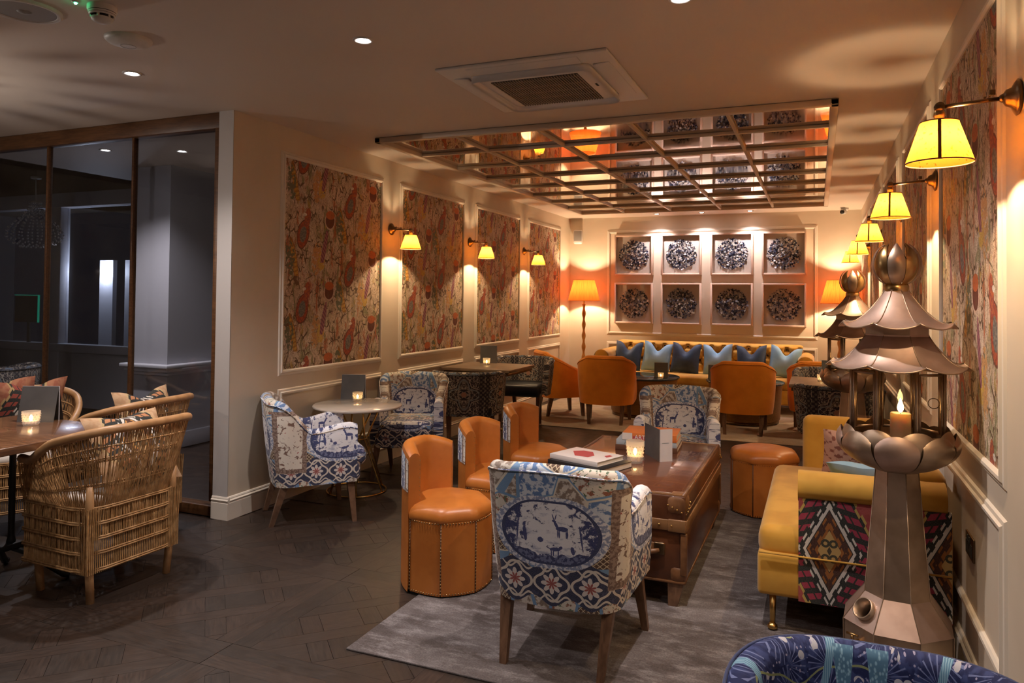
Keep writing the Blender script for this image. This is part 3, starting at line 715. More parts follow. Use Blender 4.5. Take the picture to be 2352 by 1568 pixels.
# far corner speaker, security camera
t = thing('wall_speaker', 'white loudspeaker mounted in the corner above the floor lamp', 'speaker', (-3.44, YF, 2.41), .25)
MB().box((0, -.10, 0), (.145, .12, .215), .03, 3).build('cabinet', 'white_plastic', t); MB().box((0, -.162, .01), (.115, .006, .155), .002).build('grille', 'grey_plastic', t); MB().box((0, -.03, 0), (.04, .075, .05)).build('bracket', 'white_plastic', t)
t = thing('security_camera', 'small white security camera under the ceiling in the far corner', 'camera', (.33, 10.7, ZC))
MB().lathe([(.05, 0), (.05, -.02), (.04, -.035)], n=20).build('mount', 'white_plastic', t); MB().tube([(0, .03, -.045), (-.03, -.07, -.06)], .032, 14).build('body', 'white_plastic', t); MB().tube([(-.028, -.065, -.059), (-.036, -.09, -.0625)], .026, 14).build('lens', 'dark_slot', t)
# wall socket
t = thing('wall_socket', 'dark double wall socket with metal rim behind the sofa arm', 'socket', (XR, 3.30, .545))
MB().box((-.004, 0, 0), (.008, .15, .088), .003).build('plate', 'bronze_dark', t)
for s in (-1, 1): MB().box((-.0085, s*.035, -.008), (.003, .045, .045)).build('outlet', 'dark_slot', t); MB().box((-.010, s*.018, .028), (.005, .012, .02)).build('switch', 'dark_slot', t)

# ================================================================ wall sconces
def make_sconce(label, group):
    t = thing('wall_sconce', label, 'wall light', (0, 0, 0), 0, group)       # local +y points out of the wall
    MB().lathe([(.050, 0), (.054, .006), (.044, .013), (.030, .020), (.024, .034), (.012, .042)], (0, 0, 0), 24, (0, 1, 0)).build('back_plate', 'bronze_dark', t)
    MB().sphere((0, .040, 0), .013, 12, 8).build('knuckle', 'bronze_dark', t)
    MB().tube([(.035, .075, .010), (-.035, .075, .010)], .004, 8).box((.04, .075, .010), (.008, .016, .018), .003).box((-.04, .075, .010), (.008, .016, .018), .003).build('thumb_screw', 'bronze_dark', t)
    MB().tube([(0, .04, 0), (0, .20, -.012)], .0065, 10).build('arm', 'bronze_dark', t)
    MB().lathe([(.013, -.016), (.015, 0), (.013, .016)], (0, .205, -.012), 16, (1, 0, 0)).build('joint', 'bronze_dark', t)
    MB().lathe([(.009, -.006), (.015, -.022), (.017, -.034), (.014, -.036), (.016, -.050), (.012, -.055)], (0, .205, -.006), 16).build('lamp_holder', 'aged_brass', t)
    prof = [(.052, -.058), (.093, -.182)]
    sh = MB().lathe(prof + [(.092, -.182), (.051, -.058)][:0], (0, .205, 0), 40, None, 0, True, False).build('shade', 'sconce_shade', t)
    for r, z in prof: MB().tube([(r*math.cos(2*PI*k/40), .205 + r*math.sin(2*PI*k/40), z) for k in range(40)], .0022, 6, True).build('trim_band', 'shade_trim', sh)
    n = 5; vs = []
    for i in range(2):
        for r, z in prof: a = 3.02 + (i - .5)*.13*(.07/r); vs.append(((r + .0012)*math.cos(a), .205 + (r + .0012)*math.sin(a), z))
    MB().add(vs, [(0, 1, 3, 2)]).build('seam_ribbon', 'shade_trim', sh)
    for k in range(3): a = 2*PI*k/3; MB().tube([(.014*math.cos(a), .205 + .014*math.sin(a), -.056), (.052*math.cos(a), .205 + .052*math.sin(a), -.060)], .0014, 5).build('spoke', 'aged_brass', sh)
    MB().sphere((0, .205, -.095), .017, 12, 8, (1, 1, 1.5)).build('bulb', 'bulb', t)
    plight('sconce_light', (0, .205, -.118), E_SCONCE, (1, .70, .40), .016, t); return t
s0 = make_sconce('brass sconce with yellow shade between the two wallpaper panels nearest the glass', 'sconces on the left wall')
s0.location = (XL, 5.735, 2.082); s0.rotation_euler = (0, 0, -PI/2)
dup(s0, (XL, 7.367, 2.082), -PI/2, 'brass sconce with yellow shade between the second and third wallpaper panels')
dup(s0, (XL, 8.999, 2.082), -PI/2, 'brass sconce with yellow shade beside the wallpaper panel nearest the corner floor lamp')
rl = ['brass wall sconce with speckled yellow shade and brown ribbon, highest above the lantern', 'brass wall sconce with speckled yellow shade, second along the sofa wall', 'brass wall sconce with yellow shade, third along the sofa wall', 'brass wall sconce with yellow shade, fourth along the sofa wall', 'brass wall sconce with pale yellow shade nearest the far framed discs']
for i in range(5): dup(s0, (XR, 2.545 + 1.632*i, 2.082), PI/2, rl[i], 'sconces on the right wall')

# ================================================================ floor lamps
def make_floorlamp(label, loc):
    t = thing('floor_lamp', label, 'floor lamp', loc, 0, 'orange floor lamps')
    MB().lathe([(.14, 0), (.14, .015), (.11, .025), (.03, .035), (.022, .05)], n=28).build('base', 'gilt_wood', t)
    prof = [(.018, .04)]
    for i in range(90): z = .05 + 1.33*i/89; prof.append((.016 + .015*(.5 - .5*math.cos(z*2*PI/.165)), z))
    MB().lathe(prof, n=16).build('turned_pole', 'gilt_wood', t)
    MB().tube([(0, 0, 1.38), (0, 0, 1.47)], .012, 10).build('lamp_holder', 'brass', t)
    vs = []; n = 48
    sh = MB().grid(lambda u, v: ((.240 - .083*v)*math.cos(2*PI*u), (.240 - .083*v)*math.sin(2*PI*u), 1.43 + .31*v), n, 4, True, lambda u, v: (u*1.4, v*.3)).build('shade', 'lamp_shade', t)
    for r, z in ((.240, 1.43), (.157, 1.74)): MB().tube([(r*math.cos(2*PI*k/n), r*math.sin(2*PI*k/n), z) for k in range(n)], .003, 6, True).build('trim_band', 'shade_trim', sh)
    for k in range(3): a = 2*PI*k/3; MB().tube([(0, 0, 1.70), (.157*math.cos(a), .157*math.sin(a), 1.735)], .002, 5).build('spoke', 'brass', sh)
    MB().sphere((0, 0, 1.53), .030, 14, 10, (1, 1, 1.4)).build('bulb', 'bulb', t)
    plight('floor_lamp_light', (0, 0, 1.60), E_FLOORLAMP, (1, .72, .44), .03, t); return t
make_floorlamp('turned gilt floor lamp with orange shade in the corner under the white speaker', (-3.235, 10.6, 0))
make_floorlamp('turned gilt floor lamp with orange shade behind the smaller far lantern', (.27, 10.62, 0))

# ================================================================ upholstery helpers
def upath(hw, dep, rc, n=41, flare=0, bow=0):
    P = []
    def seg(a, b, k): 
        for i in range(k): P.append((a[0] + (b[0] - a[0])*i/k, a[1] + (b[1] - a[1])*i/k))
    seg((-hw, dep), (-hw, rc), 20)
    for i in range(16): a = PI + PI/2*i/16; P.append((-hw + rc + rc*math.cos(a), rc + rc*math.sin(a)))
    seg((-hw + rc, 0), (hw - rc, 0), 20)
    for i in range(16): a = -PI/2 + PI/2*i/16; P.append((hw - rc + rc*math.cos(a), rc + rc*math.sin(a)))
    seg((hw, rc), (hw, dep), 20); P.append((hw, dep))
    P = [(x*(1 + flare*(y/dep - .5)), y - bow*(1 - (x/hw)**2)*max(0, 1 - y/rc) if rc > 0 else y) for x, y in P]
    L = [0]
    for i in range(1, len(P)): L.append(L[-1] + math.dist(P[i], P[i - 1]))
    out = []; T = L[-1]
    for k in range(n):
        s = T*k/(n - 1); i = max(0, min(len(L) - 2, next((q for q in range(len(L) - 1) if L[q + 1] >= s - 1e-9), len(L) - 2)))
        f = (s - L[i])/max(1e-9, L[i + 1] - L[i]); out.append((Vector((P[i][0] + (P[i + 1][0] - P[i][0])*f, P[i][1] + (P[i + 1][1] - P[i][1])*f)), s - T/2))
    res = []
    for k, (p, s) in enumerate(out):
        t = (out[min(n - 1, k + 1)][0] - out[max(0, k - 1)][0]).normalized(); res.append((p, s, Vector((-t.y, t.x)), 2*s/T))
    return res
def shell(path, ztop, zbot, th, lean, zin=None, split=False, bulge=0.0):
    """upholstered wall following a plan path: returns MB (or outer, inner MBs)"""
    secs = []
    for p, s, nrm, t in path:
        zt = ztop(t); zb = zbot(t) if callable(zbot) else zbot; r = min(th/2, (zt - zb)*.4); zi = zin if zin is not None else zb
        pr = [(0 - bulge*math.sin(PI*k/5), zb + (zt - r - zb)*k/5) for k in range(6)]
        pr += [(th/2 - th/2*math.cos(PI*k/6), zt - r + r*math.sin(PI*k/6)) for k in range(1, 6)]
        pr += [(th, zt - r + (min(zi, zt - r) - zt + r)*k/4) for k in range(5)]
        ln = lean(t) if callable(lean) else lean; row = []
        for o, z in pr:
            q = p + nrm*(o - ln*max(0, (z - zb)/(.82 - zb))); row.append(((q.x, q.y, z), (s, z)))
        secs.append(row)
    def patch(mb, a, b, close):
        vs, uv, fs = [], [], []
        for row in secs:
            for i in range(a, b): vs.append(row[i][0]); uv.append(row[i][1])
        m_ = b - a
        for k in range(len(secs) - 1):
            for i in range(m_ - 1): fs.append((k*m_ + i, (k + 1)*m_ + i, (k + 1)*m_ + i + 1, k*m_ + i + 1))
        mb.add(vs, fs, uv, True)
        if close:
            for row, rev in ((secs[0], False), (secs[-1], True)):
                n = len(row); ids = list(range(n)); u0 = row[0][1][0]
                mb.add([r_[0] for r_ in row], [tuple(ids if not rev else ids[::-1])], [(u0 + (.02*i/n), r_[1][1]) for i, r_ in enumerate(row)])
            n = len(secs[0]); vs = [row[k][0] for row in secs for k in (0, n - 1)]
            mb.add(vs, [(2*k, 2*k + 1, 2*k + 3, 2*k + 2) for k in range(len(secs) - 1)])
        return mb
    n = len(secs[0])
    if split: return patch(MB(), 0, 7, False), patch(MB(), 6, n, True)
    return patch(MB(), 0, n, True)
def topline(path, ztop, zbot, lean, o, dz, t0=-1, t1=1):
    pts = []
    for p, s, nrm, t in path:
        if t0 <= t <= t1:
            zt = ztop(t); ln = lean(t) if callable(lean) else lean; q = p + nrm*(o - ln*max(0, (zt - zbot)/(.82 - zbot))); pts.append((q.x, q.y, zt + dz))
    return pts
def pillow(w, hgt, th, notch=.0, n=16):
    mb = MB()
    def surf(sg):
        def f(u, v):
            x, y = 2*u - 1, 2*v - 1
            e = (1 - abs(x)**2.6)*(1 - abs(y)**2.6); z = th/2*max(0, e)**.55
            pin = 1 - .07*(1 - y*y)*abs(x) ; pin2 = 1 - .07*(1 - x*x)*abs(y)
            X = x*w/2*pin; Y = y*hgt/2*pin2
            Y -= notch*math.exp(-(x/.38)**2)*ss(-.2, 1, y)
            return (X, sg*z - sg*notch*.15*math.exp(-(x/.3)**2)*ss(-.2, .9, y)*e, Y)
        return f
    for sg in (-1, 1): 
        f = surf(sg)
        g = (lambda u, v, f=f: f(u, v)) if sg < 0 else (lambda u, v, f=f: f(1 - u, v))
        mb.grid(g, n, n, True, lambda u, v: (u*w, v*hgt))
    return mb
def place_pillow(name, label, cat, material, w, hgt, th, notch, loc, rz, tilt, group, roll=0):
    o = pillow(w, hgt, th, notch).build(name, material); tag(o, label, cat, group)
    o.location = loc; o.rotation_euler = (tilt, roll, rz); return o

# ---- floral armchair
def make_toile(label):
    t = thing('patchwork_armchair', label, 'armchair', (0, 0, 0), 0, 'patchwork print armchairs')
    p = upath(.270, .50, .085, 61, .12, .012)
    zt = lambda q: .818 - .014*(min(.34, abs(q))/.34)**2 + (.612 - .804)*(.65*ss(.33, .60, abs(q)) + .35*min(1, max(0, (abs(q) - .34)/.26))) + .036*ss(.60, .93, abs(q)) - .014*ss(.94, 1, abs(q))
    ln = lambda q: .066*(1 - ss(.30, .62, abs(q))) + .012*ss(.6, .9, abs(q))
    shell(p, zt, lambda q: .262 - .02*(1 - abs(q)), .072, ln, .34, False, .006).build('shell', 'toile', t)
    MB().tube(topline(p, zt, .25, ln, .002, -.030), .0045, 6).build('piping', 'toile', t)
    MB().box((0, .285, .315), (.50, .50, .12), .03, 3).build('seat_base', 'toile', t)
    MB().box((0, .315, .405), (.440, .54, .130), .05, 4).build('seat_cushion', 'toile', t)
    MB().taper((-.215, .055, .27), (-.20, -.025, 0), .024, .014).build('leg', 'walnut', t); MB().taper((.215, .055, .27), (.20, -.025, 0), .024, .014).build('leg', 'walnut', t)
    MB().taper((-.235, .465, .27), (-.272, .49, 0), .024, .014).build('leg', 'walnut', t); MB().taper((.235, .465, .27), (.272, .49, 0), .024, .014).build('leg', 'walnut', t)
    return t
RUG = .009
ta = make_toile('patchwork print armchair with its back turned on the grey rug before the trunk')
ta.location = (-.968, 2.79, RUG); ta.rotation_euler = (0, 0, .02)
dup(ta, (-3.345, 3.935, 0), math.radians(-43.8), 'patchwork print armchair at the end of the panelled wall beside the round table')
dup(ta, (-3.25, 5.63, 0), math.radians(202.6), 'patchwork print armchair behind the round table, seat facing out')
dup(ta, (-.965, 5.66, .004), math.radians(187), 'patchwork print armchair at the far end of the leather trunk')

# ---- orange tub chairs
def make_orange(label):
    t = thing('orange_tub_chair', label, 'chair', (0, 0, 0), 0, 'orange velvet tub chairs')
    p = upath(.315, .50, .16, 57, .02, .02)
    zt = lambda q: .800 if abs(q) < .26 else .800 + (.565 - .800)*ss(.14, 1.02, abs(q))*1.0 - .05*ss(.9, 1, abs(q)) if abs(q) > .36 else .800 + ((.800 + (.565 - .800)*ss(.14, 1.02, .36)) - .800)*ss(.26, .36, abs(q))
    ln = lambda q: .05*(1 - ss(.4, .9, abs(q)))
    shell(p, zt, lambda q: .245 - .02*(1 - abs(q)), .075, ln, .36, False, .008).build('shell', 'orange_velvet', t)
    MB().tube(topline(p, zt, .24, ln, .002, -.033), .005, 6).build('piping', 'orange_velvet', t)
    MB().box((0, .28, .33), (.53, .50, .16), .04, 3).build('seat_base', 'orange_velvet', t); MB().box((0, .30, .425), (.47, .50, .11), .045, 4).build('seat_cushion', 'orange_velvet', t)
    for sx in (-1, 1):
        MB().taper((sx*.20, .06, .26), (sx*.185, .015, 0), .027, .017).build('leg', 'walnut', t); MB().taper((sx*.235, .44, .26), (sx*.24, .46, 0), .027, .017).build('leg', 'walnut', t)
    return t
oc = make_orange('orange tub chair with its back turned, by the left wall end of the far tables')
oc.location = (-2.275, 8.31, RUG); oc.rotation_euler = (0, 0, math.radians(8)); oc['label'] = 'orange tub chair with its back turned at the drum table near the corner lamp'
dup(oc, (-3.20, 8.72, RUG), math.radians(-52), 'orange tub chair turned sideways beside the panelled wall')
dup(oc, (-.745, 8.31, RUG), math.radians(5), 'orange tub chair with its back turned in front of the tufted sofa cushions')
dup(oc, (.035, 8.71, RUG), math.radians(4), 'orange tub chair mostly hidden behind the oak table by the sofa wall')

# ---- dark damask tub chairs
def make_damask(label):
    t = thing('damask_tub_chair', label, 'chair', (0, 0, 0), 0, 'dark damask tub chairs')
    p = upath(.315, .46, .27, 57, -.02, .0)
    zt = lambda q: .785 - .05*ss(.5, 1, abs(q))
    ln = lambda q: .045
    shell(p, zt, lambda q: .375, .060, ln, .42, False, .004).build('shell', 'damask', t)
    MB().tube(topline(p, zt, .375, ln, .0, -.028), .005, 6).build('piping', 'navy_leather', t)
    MB().box((0, .28, .43), (.50, .46, .14), .045, 4).build('seat', 'navy_leather', t)
    for sx in (-1, 1):
        MB().taper((sx*.155, .10, .39), (sx*.145, .035, 0), .022, .014).build('leg', 'walnut', t); MB().taper((sx*.215, .42, .39), (sx*.215, .46, 0), .022, .014).build('leg', 'walnut', t)
    return t
dc = make_damask('dark damask tub chair with its back turned, next to a patchwork armchair')
dc.location = (-2.99, 6.08, 0); dc.rotation_euler = (0, 0, math.radians(18))
dup(dc, (-3.13, 8.08, RUG), math.radians(187), 'dark damask tub chair with black seat across the oak table by the panelled wall')
dup(dc, (.145, 6.44, 0), math.radians(-3), 'dark damask tub chair with its back turned, behind the mustard sofa')
dup(dc, (.12, 8.22, RUG), math.radians(180), 'dark damask tub chair beyond the oak table on the sofa wall side')
dup(dc, (-6.95, 4.75, 0), math.radians(120), 'dark tub chair standing in the unlit room behind the glass')

# ---- blue bird tub chair in the foreground
t = thing('blue_tub_chair', 'navy tub chair with blue bird and leaf print, cut off beneath the lantern', 'chair', (.125, 1.775, 0), math.radians(181))
p = upath(.275, .52, .19, 65, .0, .01); zt = lambda q: .738 - .11*ss(.30, 1, abs(q)); ln = lambda q: .045
a_, b_ = shell(p, zt, .28, .07, ln, .38, True, .004)
a_.build('outer_shell', 'navy_velvet', t); b_.build('inner_back', 'bluebird', t)
MB().tube(topline(p, zt, .28, ln, .006, -.012), .004, 6).build('piping', 'navy_velvet', t)
MB().box((0, .29, .345), (.47, .46, .15), .045, 4).build('seat', 'bluebird', t)
for sx in (-1, 1): MB().taper((sx*.2, .07, .30), (sx*.2, .02, 0), .024, .014).build('leg', 'walnut', t); MB().taper((sx*.23, .46, .30), (sx*.25, .49, 0), .024, .014).build('leg', 'walnut', t)

# ---- octagonal leather stools
def octo(r, k, off=PI/8): a = off + k*PI/4; return r*math.cos(a), r*math.sin(a)
def make_stool(label, back=True, cat='stool', name='octagonal_stool', group='leather stools along the trunk'):
    t = thing(name, label, cat, (0, 0, 0), 0, group); R_ = .232                # back on local -y
    for k in range(8):
        (x0, y0), (x1, y1) = octo(R_, k), octo(R_, k + 1); cx, cy = (x0 + x1)/2, (y0 + y1)/2; nl = math.hypot(cx, cy); nx_, ny_ = cx/nl, cy/nl
        rows = []
        for i in range(5):
            u = i/4; b = .010*math.sin(PI*u); rows.append((x0 + (x1 - x0)*u + nx_*b, y0 + (y1 - y0)*u + ny_*b))
        vs = [(x, y, .016) for x, y in rows] + [(x, y, .372) for x, y in rows]
        MB().add(vs, [(i, i + 1, 6 + i, 5 + i) for i in range(4)], None, True).build('side_panel', 'tan_leather', t)
        nails = MB()
        if cat != 'ottoman' or True:
            for i in range(22): z = .028 + .335*i/21; nails.sphere((x0*1.010, y0*1.010, z), .0046 if cat == 'stool' else .0026, 5, 3)
            for i in range(1, 12): u = i/12; b = .010*math.sin(PI*u) + .002; nails.sphere((x0 + (x1 - x0)*u + nx_*b, y0 + (y1 - y0)*u + ny_*b, .366), .0042 if cat == 'stool' else .0024, 5, 3); nails.sphere((x0 + (x1 - x0)*u + nx_*b, y0 + (y1 - y0)*u + ny_*b, .024), .0040, 5, 3)
        MB().tube([(x0*1.004, y0*1.004, .018), (x0*1.004, y0*1.004, .37)], .0034, 6).build('seam', 'book_brown', t)
        stuff(nails.build('nail_trim', 'nail' if cat == 'stool' else 'trunk_leather', t))
    MB().add([(*octo(R_*.97, k), .0) for k in range(8)] + [(*octo(R_*.99, k), .02) for k in range(8)], [(k, (k + 1) % 8, 8 + (k + 1) % 8, 8 + k) for k in range(8)]).build('plinth', 'book_black', t)
    # domed seat pad, octagon at the rim going round at the crown
    def pad(u, v):
        a = 2*PI*u; seg = PI/4; aa = (a + PI/8) % seg - seg/2 if False else ((a - PI/8) % seg) - seg/2
        ro = (R_ + .006)*math.cos(PI/8)/math.cos(aa)
        pr = [(q_, z_ + .027) for q_, z_ in [(1.0, .343), (1.012, .352), (1.005, .372), (.965, .392), (.88, .408), (.70, .420), (.45, .427), (.2, .430), (.001, .431)]]
        x = v*8; i = min(7, int(x)); f = x - i; q = pr[i][0] + (pr[i + 1][0] - pr[i][0])*f; z = pr[i][1] + (pr[i + 1][1] - pr[i][1])*f
        k = ss(1.0, .3, q) if False else min(1, max(0, (1 - q)/.6)); rr = (ro*(1 - k) + R_*.96*k)*q
        return (rr*math.cos(a), rr*math.sin(a), z)
    MB().grid(pad, 48, 16, True).build('seat_pad', 'tan_leather', t)
    if back:
        n = 21; path = []
        for k in range(n):
            a = -PI/2 - 1.15 + 2.30*k/(n - 1); seg = PI/4; aa = ((a - PI/8) % seg) - seg/2; ro = (R_ + .010)*math.cos(PI/8)/math.cos(aa)
            ro = ro*.55 + (R_ + .012)*.45
            path.append((Vector((ro*math.cos(a), ro*math.sin(a))), ro*(a + PI/2), Vector((-math.cos(a), -math.sin(a))), 2*k/(n - 1) - 1))
        z_t = lambda q: .735 - .045*abs(q)**2.5
        o_, i_ = shell(path, z_t, .01, .072, lambda q: 0, .36, True)
        o_.build('back_outer', 'tan_leather', t); i_.build('back_inner', 'tan_leather', t)
        mb = MB(); vs, uv = [], []
        for p_, s, nn, q in path: 
            for z in (.50, .55, .60, .64, z_t(q) - .034): qq = p_ - nn*.003; vs.append((qq.x, qq.y, z)); uv.append((s, z))
        mb.add(vs, [(5*k + i, 5*k + 5 + i, 5*k + 6 + i, 5*k + 1 + i) for k in range(n - 1) for i in range(4)], uv, True); mb.build('print_panel', 'toile', t)
        nails = MB()
        for e in (0, n - 1):
            p_, s, nn, q = path[e]
            for i in range(30): qq = p_ + nn*.066; nails.sphere((qq.x, qq.y, .03 + .62*i/29), .0028, 4, 3)
        stuff(nails.build('nail_trim', 'nail', t))
    return t
st = make_stool('tan leather stool with low curved back, half on the grey rug edge')
st.location = (-1.775, 3.43, 0); st.rotation_euler = (0, 0, math.radians(-93))
dup(st, (-1.785, 4.10, 0), math.radians(-94), 'tan leather stool with low curved back, middle of three along the trunk')
dup(st, (-1.79, 4.80, 0), math.radians(-95), 'tan leather stool with low curved back, nearest the ART book stack')
ot = make_stool('backless tan leather octagonal pouffe between the trunk and mustard sofa', False, 'ottoman', 'leather_pouffe', None)
ot.location = (-.345, 5.45, 0); ot.rotation_euler = (0, 0, .15)

# ---- rugs
def rug(name, label, x0, x1, y0, y1, material):
    n = 2; o = MB().box(((x0 + x1)/2, (y0 + y1)/2, .0045), (x1 - x0, y1 - y0, .009), .003, 2).build(name, material); tag(o, label, 'rug')
    return o
rug('rug', 'distressed grey rug under the leather trunk and front armchair', -1.819, .50, 2.608, 5.36, 'rug_grey')
rug('rug', 'beige rug under the far orange chairs and tufted sofa', -3.45, .45, 7.99, 10.80, 'rug_beige')

# ---- leather trunk coffee table
TX0, TX1, TY0, TY1, TZ = -1.36, -.585, 3.585, 4.92, .54
tk = thing('coffee_table', 'brown leather steamer trunk used as a coffee table', 'coffee table', ((TX0 + TX1)/2, (TY0 + TY1)/2, RUG)); tw, td = TX1 - TX0, TY1 - TY0
MB().box((0, 0, .24), (tw, td, .26), .008, 2).build('body', 'trunk_leather', tk)
ld = MB().box((0, 0, .4515), (tw + .012, td + .012, .155), .012, 3).build('lid', 'trunk_leather', tk)
MB().box((0, 0, .5275), (tw - .055, td - .055, .007), .002).build('top_panel', 'trunk_top', ld)
for sx in (-1, 1): MB().tube([(sx*(tw/2 - .008), -td/2, .524), (sx*(tw/2 - .008), td/2, .524)], .011, 8).build('edge_roll', 'trunk_edge', ld)
for sy in (-1, 1): MB().tube([(-tw/2, sy*(td/2 - .008), .524), (tw/2, sy*(td/2 - .008), .524)], .011, 8).build('edge_roll', 'trunk_edge', ld)
for sx in (-1, 1):
    for sy in (-1, 1): 
        MB().box((sx*(tw/2 - .04), sy*(td/2 - .04), .482), (.105, .105, .100), .03, 3).build('corner_cap', 'trunk_edge', ld)
        b = MB().box((sx*(tw/2 - .035), sy*(td/2 - .035), .15), (.085, .085, .09), .03, 3).build('bottom_cap', 'trunk_edge', tk)
        MB().taper((sx*(tw/2 - .04), sy*(td/2 - .04), .125), (sx*(tw/2 - .055), sy*(td/2 - .02), 0), .040, .022).build('leg', 'walnut', tk)
        nb = MB()
        for k in range(4): nb.sphere((sx*(tw/2 - .012 - .022*k), sy*(td/2 + .014), .452 - .0 + .010*k), .005, 6, 4); nb.sphere((sx*(tw/2 + .014), sy*(td/2 - .012 - .022*k), .452 + .010*k), .005, 6, 4)
        stuff(nb.build('rivets', 'brass', tk))
for sy in (-1, 1): MB().box((0, sy*(td/2 + .007), .385), (tw + .014, .010, .052), .003).build('strap', 'trunk_strap', tk)
for sx in (-1, 1): MB().box((sx*(tw/2 + .007), 0, .385), (.010, td + .014, .052), .003).build('strap', 'trunk_strap', tk); MB().box((sx*(tw/2 + .005), 0, .44), (.008, td, .008), .002).build('bead_strip', 'trunk_edge', tk)
for sx in (-1, 1):
    MB().tube([(sx*(tw/2 - .002), -td/2, .114), (sx*(tw/2 - .002), td/2, .114)], .008, 8).build('bottom_roll', 'trunk_edge', tk)
    MB().box((sx*(tw/2 - .035), -td/2 - .010, .385), (.085, .012, .06), .004).build('buckle_plate', 'trunk_strap', tk)
    for sy in (-1, 1): MB().box((sx*(tw/2 - .004), sy*(td/2 - .004), .25), (.030, .030, .20), .006).build('corner_strip', 'trunk_edge', tk)
for sy in (-1, 1): MB().tube([(-tw/2, sy*(td/2 - .002), .114), (tw/2, sy*(td/2 - .002), .114)], .008, 8).build('bottom_roll', 'trunk_edge', tk)
nb = MB()
for i in range(12): nb.sphere((-tw/2 + .06 + (tw - .12)*i/11, -td/2 - .013, .385), .006, 6, 4)
stuff(nb.build('rivets', 'brass', tk))
hd = MB().box((0, -td/2 - .008, .27), (.16, .008, .05), .003).build('handle', 'trunk_strap', tk)
MB().tube([(-.10 + .20*i/10, -td/2 - .018 - .022*math.sin(PI*i/10), .262 - .012*math.sin(PI*i/10)) for i in range(11)], [.010 + .005*math.sin(PI*i/10) for i in range(11)], 8).build('grip', 'trunk_edge', hd)
for sx in (-1, 1): MB().box((sx*.10, -td/2 - .012, .27), (.055, .016, .06), .008, 2).build('bracket', 'bronze_dark', hd)
hd.location = (.17, 0, 0)
TT = RUG + .531

# ---- menus, candles, books
cam_rz = YAW
def menu(label, x, y, z, rz, w=.185, h=.19, spread=.05):
    t = thing('menu_card', label, 'menu', (x, y, z), rz, 'folded menu cards on the tables')      # printed face on local -y
    for sg, mname in ((-1, 'card_grey'), (1, 'card_grey')):
        vs = [(-w/2, sg*spread, 0), (w/2, sg*spread, 0), (w/2, sg*.002, h), (-w/2, sg*.002, h)]; d = Vector((0, sg*.002, 0))
        MB().add([Vector(v) for v in vs] + [Vector(v) - d for v in vs], [(0, 1, 2, 3), (7, 6, 5, 4), (0, 4, 5, 1), (1, 5, 6, 2), (2, 6, 7, 3), (3, 7, 4, 0)]).build('front_leaf' if sg < 0 else 'rear_leaf', mname, t)
    MB().box((0, 0, h), (w, .004, .003)).build('white_edge', 'card_white', t); MB().box((w/2 + .0015, 0, h*.5), (.003, .006, h)).build('white_side', 'card_white', t)
    return t
def votive(label, x, y, z, r=.032, h=.065):
    t = thing('votive_candle', label, 'candle', (x, y, z), 0, 'lit glass votive candles')
    MB().lathe([(r*.80, .003), (r*.78, .0), (r*.3, 0), (.0001, 0)][::-1] + [(r*.80, .003), (r, h), (r*.94, h), (r*.72, .010), (.0001, .008)], n=24, cap=False).build('glass_holder', 'votive_glass', t)
    mb = MB()
    for j in range(5):
        for k in range(16):
            a = 2*PI*(k + .5*(j % 2))/16; rr = r*(.82 + .17*(j + .8)/5.5); mb.sphere((rr*math.cos(a), rr*math.sin(a), h*(.14 + .16*j)), r*.085, 5, 4)
    stuff(mb.build('hobnails', 'votive_glass', t))
    MB().lathe([(r*.66, .010), (r*.68, h*.32), (.0001, h*.30)], n=20, cap=False).build('wax', 'wax', t)
    MB().sphere((0, 0, h*.50), r*.20, 10, 8, (1, 1, 2.0)).build('flame', 'flame', t)
    plight('votive_light', (0, 0, h*.62), E_CANDLE, (1, .55, .25), .004, t); return t
# ---- left dining table with iron base
LTZ = .77
lt = thing('wooden_table', 'square walnut table on a black iron base between the wicker chairs', 'table', (-3.845, 2.435, 0))
MB().box((0, 0, LTZ - .019), (.86, .84, .038), .004, 2).build('table_top', 'table_walnut', lt)
MB().box((0, 0, LTZ - .046), (.50, .06, .018)).box((0, 0, LTZ - .046), (.06, .50, .018)).build('top_spider', 'black_iron', lt)
for a in range(4): x, y = .055*math.cos(a*PI/2 + PI/4), .055*math.sin(a*PI/2 + PI/4); MB().lathe([(.016, .20), (.022, .22), (.016, .25), (.016, .66), (.022, .70), (.02, LTZ - .05)], (x*1.7, y*1.7, 0), 10).build('post', 'black_iron', lt)
MB().box((0, 0, .20), (.22, .22, .03), .006).build('collar_plate', 'black_iron', lt); MB().box((0, 0, .69), (.22, .22, .02), .004).build('collar_plate', 'black_iron', lt)
for a in range(4): 
    c, s = math.cos(a*PI/2 + PI/4), math.sin(a*PI/2 + PI/4); MB().tube([(c*.08, s*.08, .20), (c*.16, s*.16, .16), (c*.27, s*.27, .07), (c*.33, s*.33, .022), (c*.355, s*.355, .018)], [.02, .02, .018, .017, .020], 8).build('foot', 'black_iron', lt)
p_ = onz(68, 970, LTZ); menu('grey menu card behind the candle on the walnut table by the wicker chairs', p_.x, p_.y + .06, LTZ, cam_rz + .05, .195, .19)
p_ = onz(71, 976, LTZ); votive('lit glass votive candle on the walnut table by the wicker chairs', p_.x, p_.y, LTZ, .045, .075)

